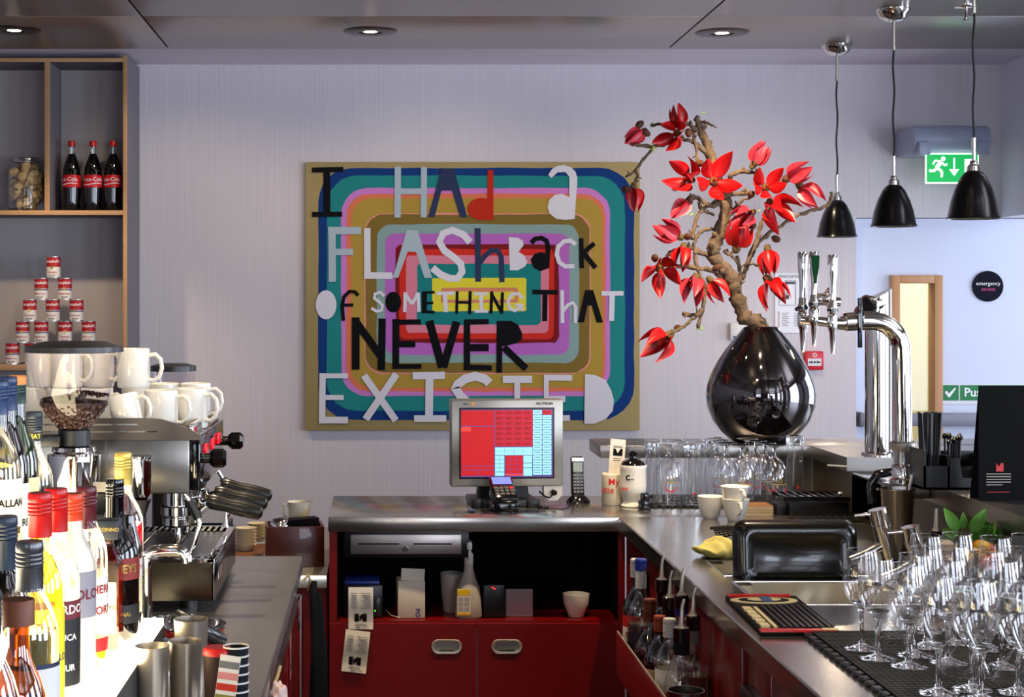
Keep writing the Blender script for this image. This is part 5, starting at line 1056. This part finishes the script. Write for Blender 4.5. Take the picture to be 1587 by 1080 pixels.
# mugs on the machine
mugw = mat('mug_white', (238, 234, 222), .15, coat=.3)
mm = mug('white_mug', 'white mug on the upper row right of the grinder hopper', (X(207, 700), F / 700, 1.289 + .0875), .036, .087, mugw, 1, 'white mugs on the coffee machine', -.15)
MU = [(250, 715, 0, -.2, 'white mug in the front lower row behind the tilted one'), (297, 700, 0, -.4, 'white mug furthest right in the front lower row'), (150, 700, 0, -.3, 'lower white mug seen through the right of the grinder hopper'), (98, 700, 0, -.3, 'lower white mug seen through the middle of the hopper'), (57, 690, 0, 0, 'lower white mug at the left edge of the hopper'),
      (152, 690, 1, -.5, 'upper white mug seen through the right of the hopper'), (104, 695, 1, -.4, 'upper white mug seen through the middle of the hopper'), (66, 690, 1, -.4, 'upper white mug poking out left of the hopper'), (303, 660, 0, -.2, 'white mug in the rear lower row at the right end'), (255, 660, 0, 0, 'white mug in the rear lower row near the tilted mug'), (212, 660, 0, .3, 'white mug in the rear lower row under the upper one')]
for px, s_, lv, rz, lab in MU: dup(mm, (X(px, s_), F / s_, 1.2885 + .0875 * lv), rz, lab)
dup(mm, (X(200, 735), F / 735 + .008, 1.294), 0, 'white mug lying tilted at the front of the lower row', rot=(0, -.22, -.3), scale=.9)
# grinder
gx, gy = X(115, 790), F / 790
def gz(py, s=790): return EYE - (py - VY) / s
gr_ = thing('coffee_grinder', 'coffee grinder with clear hopper half full of dark beans', 'coffee grinder', (gx, gy, 0))
hop = glass('hopper_plastic', (.93, .9, .92), .035, .35)
MB().lathe([(.0915, gz(545)), (.09, gz(558)), (.066, gz(628)), (.027, gz(666))], 48).build('hopper', hop, gr_)
MB().lathe([(.0, gz(528)), (.06, gz(529)), (.0955, gz(537)), (.096, gz(545)), (.09, gz(546)), (0, gz(545))], 48).build('lid', mat('lid_black', (30, 30, 34), .35), gr_)
MB().lathe([(0, gz(606)), (.018, gz(617)), (.03, gz(626))], 32).build('inner_cone', mat('cone_grey', (92, 84, 84), .4), gr_)
bean = mat('coffee_bean', (44, 24, 18), .35, noise=.5, scale=(90, 90, 90), bump=1, bd=.01)
MB().lathe([(.026, gz(664)), (.064, gz(629)), (.066, gz(622)), (.04, gz(619)), (0, gz(619))], 32).build('bean_fill', bean, gr_)
bn = MB()
bsm = bmesh.new(); bmesh.ops.create_icosphere(bsm, subdivisions=1, radius=1); bsm.verts.index_update(); bv = [v.co.copy() for v in bsm.verts]; bf = [[v.index for v in f.verts] for f in bsm.faces]; bsm.free()
for k in range(420):
    a = random.uniform(0, 2 * PI); t_ = random.random() ** .5
    if k % 3 == 0: r = .066 * t_; z = gz(622) + .004 + (.008 if math.cos(a) > .2 else 0) + .01 * (1 - t_)
    else: u = random.random(); r = .03 + .0345 * u; z = gz(662) + (gz(627) - gz(662)) * u; 
    bn.add(bv, bf, 0, T(r * math.cos(a), r * math.sin(a), z) @ Euler((random.uniform(0, 6), random.uniform(0, 6), 0)).to_matrix().to_4x4() @ Matrix.Diagonal((.0042, .0032, .0028, 1)))
bn.build('coffee_beans', mat('bean_dark', (60, 34, 26), .3), gr_)['kind'] = 'stuff'
MB().cyl(.031, gz(692), gz(664), 32, bev=.003).build('collar', black, gr_)
MB().lathe([(.0, gz(690)), (.042, gz(692)), (.044, gz(698)), (.04, gz(702)), (.052, gz(704)), (.052, gz(712)), (.046, gz(770)), (.04, 1.13), (0, 1.13)], 40).build('steel_body', chrome, gr_)
MB().box(-.07, .06, -.05, .09, WZ, 1.14, bev=.012).build('base', black, gr_)
MB().box(-.075, -.02, -.04, .04, gz(690), gz(672), bev=.004).build('latch', black, gr_)
ds_ = MB().lathe([(0, gz(775)), (.012, gz(772)), (.0195, gz(762)), (.0205, gz(715)), (.0215, gz(712)), (.0215, gz(705)), (.0, gz(704))], 28, M=T(.134, -.02, 0)).build('doser', chrome, gr_)
MB().lathe([(.008, gz(800)), (.012, gz(790)), (.02, gz(772))], 20, M=T(.134, -.02, 0)).build('doser_funnel', dsteel, ds_)
MB().box(.04, .134, -.025, -.01, gz(760), gz(745)).build('doser_arm', dsteel, ds_)
MB().box(.018, .04, -.0535, -.0525, gz(712), gz(704)).build('data_plate', mat('plate_white', (200, 200, 210), .4), gr_)
g2 = thing('coffee_grinder', 'second grinder of which only the dark hopper lid shows behind the mugs', 'coffee grinder', (X(270, 615), 4.05, 0))
MB().lathe([(0, 1.412), (.035, 1.411), (.057, 1.405), (.057, 1.392), (0, 1.39)], 32).build('lid', mat('lid_black', (0, 0, 0)), g2); MB().lathe([(.055, 1.39), (.05, 1.33), (.02, 1.27)], 32).build('hopper', hop, g2)
MB().cyl(.04, 1.1, 1.27, 24).box(-.05, .05, -.04, .04, WZ, 1.11, bev=.01).build('grinder_body', dsteel, g2)
# foreground tap
ft = thing('swivel_tap', 'chrome swivel tap with bent spout in front of the drip tray', 'tap', (X(228, 850), F / 850, WZ))
H_ = EYE - (853 - VY) / 850 - WZ
MB().lathe([(0, 0), (.02, 0), (.02, .006), (.009, .01), (.0085, H_ - .02)], 24).build('column', chrome, ft)
MB().tube([(0, 0, H_ - .03), (-.001, 0, H_ - .012), (.01, 0, H_ - .002), (.03, 0, H_), (.055, 0, H_), (.066, 0, H_ - .004), (.072, 0, H_ - .014), (.073, 0, H_ - .022)], [.0095, .0105, .0115, .0115, .0115, .0115, .0105, .01], 20).build('spout', chrome, ft)
bts = thing('tray_stack', 'stack of black rectangular trays behind the coffee machine', 'trays', (-.415, 4.0, WZ))
for k in range(7): MB().box(-.06, .05, -.05, .05, .014 * k, .014 * k + .003).box(-.06, .05, -.05, -.045, .014 * k, .014 * k + .02).box(.045, .052, -.05, .05, .014 * k, .014 * k + .02).build('tray', black, bts)
# things at the front of the left worktop
kb_ = thing('knock_dish', 'brown edged glass dish just under the drip tray', 'dish', (X(285, 790), F / 790, WZ))
MB().lathe([(0, .002), (.05, .002), (.062, .014), (.064, .022)], 36, sx=1.2).build('glass_dish', clear, kb_); MB().lathe([(.0, .004), (.05, .004), (.056, .012), (0, .014)], 32, sx=1.2).build('ground_coffee', mat('ground_coffee', (120, 62, 34), .9, noise=.3, scale=(200, 200, 200), bump=1), kb_)
bo_ = thing('steel_bowl', 'round steel bowl with red outside behind the shaker tins', 'bowl', (X(300, 840), F / 840, WZ))
MB().lathe([(0, .0), (.03, 0), (.05, .03), (.058, .05), (.062, .051), (.06, .053), (.056, .05), (.03, .006), (0, .006)], 40).build('bowl', chrome, bo_); MB().lathe([(.0305, -.0), (.0512, .03), (.0585, .048)], 40).build('red_outside', mat('bowl_red', (150, 10, 20), .2), bo_)
tp = thing('tamper', 'black handled tamper leaning in the steel bowl', 'tamper', (0, 0, 0))
MB().tube([pt(275, 957, 850), pt(290, 965, 855), pt(312, 975, 855), pt(330, 985, 850), pt(345, 992, 845)], [.0155, .016, .014, .015, .012], 18).build('handle', hb, tp)
tp2 = tag(MB().cyl(.0165, -.02, .02, 20, M=aim(pt(301, 974, 900), (.1, -1, .1)), bev=.003).build('knob_handle', hb), 'round black knob end pointing at the viewer over the bowl', 'handle')
sm2 = thing('sauce_cup', 'small steel cup with a blue tinted spatula left of the bowl', 'cup', (X(258, 880), F / 880, WZ))
MB().lathe([(0, 0), (.018, 0), (.02, .03), (.034, .045), (.036, .046), (.032, .043), (.018, .03), (0, .004)], 28).build('cup_body', chrome, sm2); MB().box(-.02, .02, -.004, .004, .046, .052, bev=.002, M=R(.3, 'Y')).build('spatula', mat('spatula_blue', (70, 90, 130), .3), sm2)
tinp = [(0, 0), (.022, 0), (.0225, .002), (.0265, .112), (.0272, .115), (.026, .115), (.0215, .004), (0, .004)]
def tin(label, px, s_, par=None):
    t = thing('shaker_tin', label, 'shaker tin', (X(px, s_), F / s_, WZ), 0, 'brushed shaker tins')
    MB().lathe(tinp, 40).build('tin', mat('tin_steel', (176, 166, 150), .32, .75, scale=(6, 6, 120), rvar=.05), t); return t
t0 = tin('brushed steel shaker tin next to the lit bottle shelf', 236, 1000)
dup(t0, (X(287, 985), F / 985, WZ), 0, 'brushed steel shaker tin in front on the right of the three'); dup(t0, (X(296, 935), F / 935, WZ), 0, 'brushed steel shaker tin standing behind the other two', scale=1.06)
rl = thing('takeaway_canister', 'dark canister with round red lid and striped colour card', 'canister', (X(337, 1010), F / 1010, WZ))
MB().lathe([(0, 0), (.019, 0), (.0215, .112), (0, .112)], 32).build('body', mat('canister_dark', (56, 34, 26), .5), rl); MB().lathe([(0, .118), (.019, .118), (.0225, .114), (.0228, .107), (.02, .106)], 36).build('lid', mat('lid_red', (214, 34, 26), .35), rl)
stc = thing('colour_card', 'slanted paper strip with pink red olive and green bands', 'card', (X(342, 1040), F / 1040, WZ), rot=(-.05, .14, 0))
for k, c in enumerate([(120, 170, 180), (150, 178, 160), (140, 132, 60), (200, 60, 44), (214, 138, 128), (120, 118, 114)]):
    b = MB().box(-.017, .013, -.0006, .0004, .018 + k * .0165, .0285 + k * .0165).build('colour_band', mat('band_%d' % k, c, .6), stc)
MB().box(-.0175, .0135, -.0002, .0008, .0, .12).build('paper_strip', paper, stc)
cu = thing('paper_cup_stack', 'stack of black ribbed paper cups with white rims', 'cups', (X(366, 1010), F / 1010, WZ))
for k in range(6):
    c = MB().lathe([(.0, 0), (.0145, 0), (.019, .05)], 28, M=T(0, 0, .0 + k * .0135)).build('paper_cup', mat('cup_black', (26, 28, 34), .6), cu); MB().lathe([(.0188, .05), (.0205, .0505), (.0205, .0525), (.0188, .053), (.018, .052)], 28, M=T(0, 0, k * .0135)).build('rim', white, c)
# ---------------------------------------------------------------- lit bottle shelf
lit = mat('lit_acrylic', (255, 250, 230), .4, emit=(255, 238, 196), es=8.0)
ls = thing('lit_bottle_shelf', 'two step glowing white bottle display on the left worktop', 'shelf', (0, 0, 0))
MB().box(-.53, -.37, 1.75, 2.79, WZ + .001, 1.008).box(-.95, -.53, 1.75, 3.02, WZ + .001, 1.128).build('dark_sides', mat('shelf_grey', (70, 68, 64), .45), ls)
MB().box(-.53, -.37, 1.75, 2.79, 1.0085, 1.02, bev=.001).build('lower_light_panel', lit, ls); MB().box(-.95, -.53, 1.75, 3.02, 1.1285, 1.14, bev=.001).build('upper_light_panel', lit, ls)
MB().box(-.5298, -.5285, 1.75, 2.785, 1.0205, 1.128).build('riser_light_panel', lit, ls)
liqs = {}
def liq(name, c, dens=.8): return mat('liquid_' + name, c, .03, trans=dens, ior=1.34)
def bottle(name, label, loc, rb, H, hs, ns, rn, cap, gmat, lmat, level, labs=(), capr=0, rz=0, square=False, cat='bottle', group=None, pour=False, ridges=True):
    """rb body radius, H height, hs shoulder start, ns neck start, rn neck radius, cap (z0, material)"""
    t = thing(name, label, cat, loc, rz, group); n = 4 if square else 32
    M0 = R(PI / 4, 'Z') if square else None; k_ = 1.3 if square else 1
    def prf(d, top):
        out = [(0, .003 + d), (rb * .9 - d, .003 + d), (rb - d, .01 + d)]
        for r, z in ((rb, hs), (rb * .97, hs + (ns - hs) * .25), (rb * .78, hs + (ns - hs) * .55), (rn + (rb - rn) * .25, hs + (ns - hs) * .8), (rn + .001, ns), (rn, ns + .01), (rn, H - .01)):
            if z > top:
                if top > .012: out.append((max(out[-1][0] if z - top > .05 else r, rn) - (0 if z - top > .05 else d), top))
                break
            out.append((r - d, z))
        return out
    MB().lathe([(r * k_, z) for r, z in prf(0, H)], n, M=M0).build('glass_body', gmat, t, angle=50)
    if lmat:
        p = prf(.0015, level); p.append((0, p[-1][1])); MB().lathe([(r * k_, z) for r, z in p], n, M=M0).build('liquid', lmat, t, angle=50)
    if cap:
        z0, cm_ = cap; rc_ = rn + .0022 + capr; cpz = [(rn, z0), (rc_, z0 + .0005)]
        if ridges:
            q_ = H - .028
            if q_ > z0: cpz += [(rc_, q_)]
            for j in range(4): z = max(q_, z0) + j * .005; cpz += [(rc_ + .0004, z + .001), (rc_ - .0006, z + .0025), (rc_ + .0004, z + .004)]
        cpz += [(rc_, H), (rc_ - .001, H + .002), (0, H + .002)]
        cp_ = MB().lathe(cpz, 28).build('cap', cm_, t)
    if pour:
        MB().cyl(rn + .003, H - .03, H + .004, 20, bev=.002).build('pourer_collar', gblack, t)
        MB().tube([(0, 0, H + .003), (0, 0, H + .012), (.002, 0, H + .05), (.006, 0, H + .066)], [.011, .005, .0035, .003], 12).build('metal_pourer', satin, t)
    for L in labs:
        z0, z1, lm_ = L[:3]; rr = rb + .0008
        if len(L) > 6: rr = L[6]
        if square: lb = MB().box(-rb * .8, rb * .8, -rb * .93 - .001, -rb * .93, z0, z1).build('paper_label', lm_, t)
        else: lb = MB().lathe([(rr, z0), (rr, z1)], 24, a0=PI * 1.02, a1=PI * 1.98).build('paper_label', lm_, t)
        if len(L) > 3 and L[3]:
            lines = L[3].split('|'); tm_ = L[5]; q = MB()
            for j, tx in enumerate(lines):
                zz = z1 - (z1 - z0) * (j + .6) / (len(lines) + .2)
                if square: q.text(tx, L[4], M=T(0, -rb * .93 - .0015, zz), bold=.02)
                else: q.text(tx, L[4], M=T(0, 0, zz), wrap=rr + .0006, bold=.02)
            q.build('lettering', tm_, lb)
    return t
def onshelf(px, s_, z): return (X(px, s_), F / s_, z)
T1, T2 = 1.0205, 1.1405
crl = mat('label_cream', (222, 210, 170), .6); wht = mat('label_white', (226, 224, 216), .5); navy = mat('label_navy', (24, 34, 74), .5); blk = mat('label_black', (20, 18, 20), .5); wine_ = mat('label_wine', (110, 20, 36), .5); teal_ = mat('label_teal', (140, 186, 180), .5); yell = mat('label_lemon', (226, 212, 40), .5); dbl = mat('dark_blue_cap', (30, 50, 90), .3); dgr = mat('dark_green_cap', (22, 52, 50), .35)
bottle('spirit_bottle', 'clear bottle of red aperitif with pale gold cap and navy label', onshelf(191, 910, T1), .034, .288, .165, .225, .0125, (.235, mat('pale_gold_cap', (206, 180, 90), .35, .5)), clear, liq('red', (150, 8, 14)), .17, ((.045, .125, teal_), (.125, .155, navy, 'CAMPARI', .019, wink)), rz=-.5)
bottle('spirit_bottle', 'dark cream liqueur bottle with black cap and diamond red label', onshelf(178, 955, T1), .039, .258, .13, .19, .0125, (.185, gblack), mat('bottle_dark', (12, 8, 8), .06, coat=.6), None, 0, ((.1, .135, mat('label_redbrown', (130, 34, 24), .5), 'BAILEYS', .019, gold), (.03, .06, blk, 'ORIGINAL', .009, gold)), rz=.35)
bottle('spirit_bottle', 'brown bottle with red and cream label beside the cream liqueur', onshelf(199, 928, T1), .022, .2, .13, .18, .01, None, dark_g, liq('brown', (70, 20, 10)), .13, ((.03, .09, crl), (.09, .12, wht, 'RAMAZZOTTI', .009, inkred)), rz=.2)
am = bottle('spirit_bottle', 'square amber liqueur bottle with broad dark slab cap', onshelf(163, 985, T1), .027, .2, .13, .165, .012, None, amber_g, liq('amber', (150, 60, 10)), .13, ((.03, .11, crl, 'AMARETTO', .008, ink),), square=True)
cb_ = MB().box(-.024, .024, -.02, .02, .175, .205, bev=.002).build('slab_cap', mat('slab_cap', (40, 46, 54), .4), am); MB().text('DISARONNO', .0085, M=T(0, -.0206, .191), bold=.01).build('lettering', gold, cb_)
bottle('spirit_bottle', 'clear whiskey liqueur bottle with white label and golden liquid', onshelf(134, 1040, T1), .031, .27, .165, .225, .0125, (.21, mat('neck_burgundy', (84, 22, 30), .3)), clear, liq('gold', (220, 130, 20)), .045, ((.03, .05, inkred), (.072, .14, wht, 'SOUTHERN|COMFORT', .017, mat('ink_red2', (170, 30, 20), .5))), rz=.4)
bottle('spirit_bottle', 'frosted white liqueur bottle with orange red cap', onshelf(112, 1085, T1), .033, .272, .16, .225, .0135, (.235, mat('orange_red_cap', (206, 62, 30), .35)), mat('frosted_white', (235, 228, 215), .35, trans=.3), None, 0, ((.1, .165, mat('label_silver', (150, 146, 156), .4), 'MAROLO', .02, wine_),), rz=.3)
bottle('spirit_bottle', 'clear liqueur bottle with red cap and dark red banded label', onshelf(87, 1140, T1), .032, .292, .17, .225, .0135, (.235, redc), clear, liq('clear', (245, 240, 220), .95), .2, ((.03, .12, blk, 'SAMBUCA|LIQUEUR', .012, wink), (.12, .145, wine_, 'LUXARDO', .017, wink)), rz=.3)
bottle('spirit_bottle', 'yellow liqueur bottle with red cap and lemon label', onshelf(62, 1185, T1), .031, .296, .17, .225, .0135, (.24, redc), clear, liq('yellow', (240, 220, 20), .9), .24, ((.02, .15, yell, '|LIMONCELLO|', .013, navy), ), rz=.35)
bottle('spirit_bottle', 'clear rum bottle with grey metal cap and blue edged label', onshelf(46, 1345, T1), .033, .27, .16, .222, .0135, (.215, mat('grey_cap', (92, 92, 96), .3, .8)), clear, liq('pale', (240, 214, 130), .95), .17, ((.02, .135, navy), (.025, .13, wht, '|Reserva|', .013, navy, .0345)), rz=.5)
bottle('spirit_bottle', 'amber bottle topped by a brown wooden stopper', onshelf(28, 1440, T1), .03, .226, .11, .17, .0115, (.2, mat('stopper_brown', (112, 56, 22), .5)), amber_g, liq('amber2', (150, 66, 14)), .12, (), capr=.004, ridges=False)
bottle('spirit_bottle', 'cut off clear bottle with cream label at the lower left corner', onshelf(-22, 1560, T1), .035, .26, .13, .21, .013, (.225, mat('dark_cap', (30, 36, 50), .4)), clear, liq('pale2', (240, 224, 160), .95), .12, ((.02, .1, crl, 'B', .02, ink),))
bottle('spirit_bottle', 'tall green bottle with orange cork top and dark green collar', onshelf(27, 960, T2), .034, .305, .15, .24, .0115, (.262, dgr), green_g, liq('green', (44, 58, 20)), .15, ((.02, .09, crl, 'LAGAVULIN', .012, ink), (.1, .145, crl)), rz=.5)
MB().cyl(.0145, .292, .308, 24, bev=.002).build('cork_top', mat('cork_orange', (206, 130, 60), .5), sc.objects[-1] if False else bpy.data.objects['spirit_bottle.011'])
bottle('spirit_bottle', 'clear whisky bottle with dark collar lettered in yellow', onshelf(53, 865, T2), .033, .228, .1, .165, .0125, (.195, mat('dark_teal_cap', (26, 36, 48), .4)), clear, liq('whisky', (160, 90, 20)), .075, ((.02, .09, mat('label_slate', (44, 46, 60), .5), 'DISTILLERY', .011, wht), (.178, .194, blk, 'PEAT', .011, yell, .0145)), rz=.2)
bottle('spirit_bottle', 'slim bottle with blue cap and white lettered label behind the green one', onshelf(12, 1010, T2), .032, .31, .16, .24, .012, (.26, dbl), dark_g, liq('dark', (40, 10, 8)), .2, ((.03, .15, wht, '|LISMORE|', .016, ink),), rz=.5)
bottle('spirit_bottle', 'pale bottle with cream label at the left picture edge', onshelf(-2, 1060, T2), .033, .31, .17, .24, .012, (.262, dbl), clear, liq('straw', (206, 190, 90), .9), .19, ((.02, .09, crl), (.1, .17, wht, '|MACALLAN|', .015, ink)), rz=.4)
bottle('spirit_bottle', 'dark bottle with blue foil at the left picture edge', onshelf(8, 1250, T1), .03, .28, .17, .22, .013, (.2, mat('foil_blue', (26, 40, 60), .35)), dark_g, liq('dark2', (16, 24, 30)), .17, ((.03, .14, mat('label_darkblue', (30, 44, 60), .5)),))
# ---------------------------------------------------------------- speed rail on the right cabinet
sr = thing('speed_rail', 'red lipped bottle rail fixed to the cabinet front on the right', 'bottle rail', (0, 0, 0))
RZ = .6
MB().box(.628, .743, 3.2, 4.2, RZ - .006, RZ).box(.628, .743, 4.195, 4.2, RZ, .7).box(.628, .743, 3.2, 3.205, RZ, .7).build('tray', dsteel, sr)
MB().box(.622, .628, 3.2, 4.2, RZ - .006, .706, bev=.002).build('red_lip', redlam, sr); MB().box(.6235, .6265, 3.2, 4.2, .706, .709).build('steel_edge', satin, sr)
MB().box(.735, .744, 3.0, 3.18, .55, .78, bev=.002).build('steel_plate', steel, sr)
def rail(xx, y): return (xx, y, RZ + .001)
BD = mat('bottle_dark', (0, 0, 0))
bottle('rail_bottle', 'rail bottle with blue screw cap and pale neck', rail(.667, 4.085), .034, .312, .17, .225, .013, (.285, mat('blue_cap', (24, 50, 150), .3)), clear, liq('clear3', (230, 230, 220), .95), .15, ((.04, .13, mat('label_blackpink', (34, 24, 34), .5), '|9|', .03, mat('pink2', (190, 60, 120), .5)), (.24, .284, wht, '', 0, ink, .0138)), rz=-.1)
bottle('rail_bottle', 'green rum bottle with white cap and white label furthest in the rail', rail(.667, 4.16), .034, .3, .17, .225, .0125, (.255, mat('white_cap', (214, 212, 208), .4)), green_g, None, 0, ((.03, .13, wht, 'BACARDI||', .018, inkred), (.13, .16, inkred)))
bottle('rail_bottle', 'dark bottle with tall metal pourer behind the cork one', rail(.708, 4.02), .034, .27, .15, .2, .013, None, dark_g, liq('dk', (30, 12, 8)), .15, (), pour=True)
bottle('rail_bottle', 'round shouldered bottle with brown neck beside the blue cap', rail(.667, 3.955), .036, .235, .11, .16, .013, (.18, mat('brown_foil', (104, 54, 26), .4)), clear, liq('br', (70, 30, 12)), .08, ())
bottle('rail_bottle', 'black bottle with metal pourer in the middle of the rail', rail(.705, 3.89), .036, .25, .14, .2, .014, None, BD, None, 0, ((.04, .12, crl),), pour=True)
bottle('rail_bottle', 'dark cognac bottle with oval cream label in the rail front', rail(.668, 3.82), .036, .22, .11, .17, .012, (.185, mat('copper_foil', (150, 60, 30), .4)), dark_g, liq('cognac', (90, 34, 10)), .1, ((.03, .1, crl, 'HENNESSY', .013, ink),))
bottle('rail_bottle', 'vodka bottle with blue and white neck and metal pourer', rail(.708, 3.755), .034, .28, .16, .22, .0135, (.235, mat('neck_blue', (30, 40, 120), .35)), clear, liq('clear4', (230, 230, 226), .95), .15, ((.03, .13, wht, 'ICE', .02, navy),), pour=True)
bottle('rail_bottle', 'clear bottle with metal pourer close to the cabinet side', rail(.708, 3.62), .036, .258, .15, .2, .0135, (.2, mat('clear_grey', (140, 136, 130), .3)), clear, liq('clear5', (230, 226, 200), .95), .13, (), pour=True)
bottle('rail_bottle', 'clear bottle with wide black neck nearest the steel tin', rail(.669, 3.55), .038, .245, .11, .19, .0155, (.19, mblack), clear, liq('pale5', (220, 206, 120), .9), .06, (), pour=True, ridges=False)
bottle('rail_bottle', 'white labelled rum bottle low in the rail beside the cognac', rail(.667, 3.685), .033, .24, .14, .19, .0125, (.2, mat('white_cap', (0, 0, 0))), clear, liq('c6', (220, 226, 210), .95), .14, ((.02, .13, wht, 'CA', .022, inkred),))
rt = thing('rail_tin', 'large steel shaker tin standing at the near end of the bottle rail', 'shaker tin', (X(1063, 790), F / 790, RZ + .001))
MB().lathe([(0, 0), (.028, 0), (.03, .003), (.0355, .2), (.0365, .2045), (.0345, .2045), (.029, .006), (0, .006)], 40).build('tin', mat('shaker_steel', (0, 0, 0)), rt)
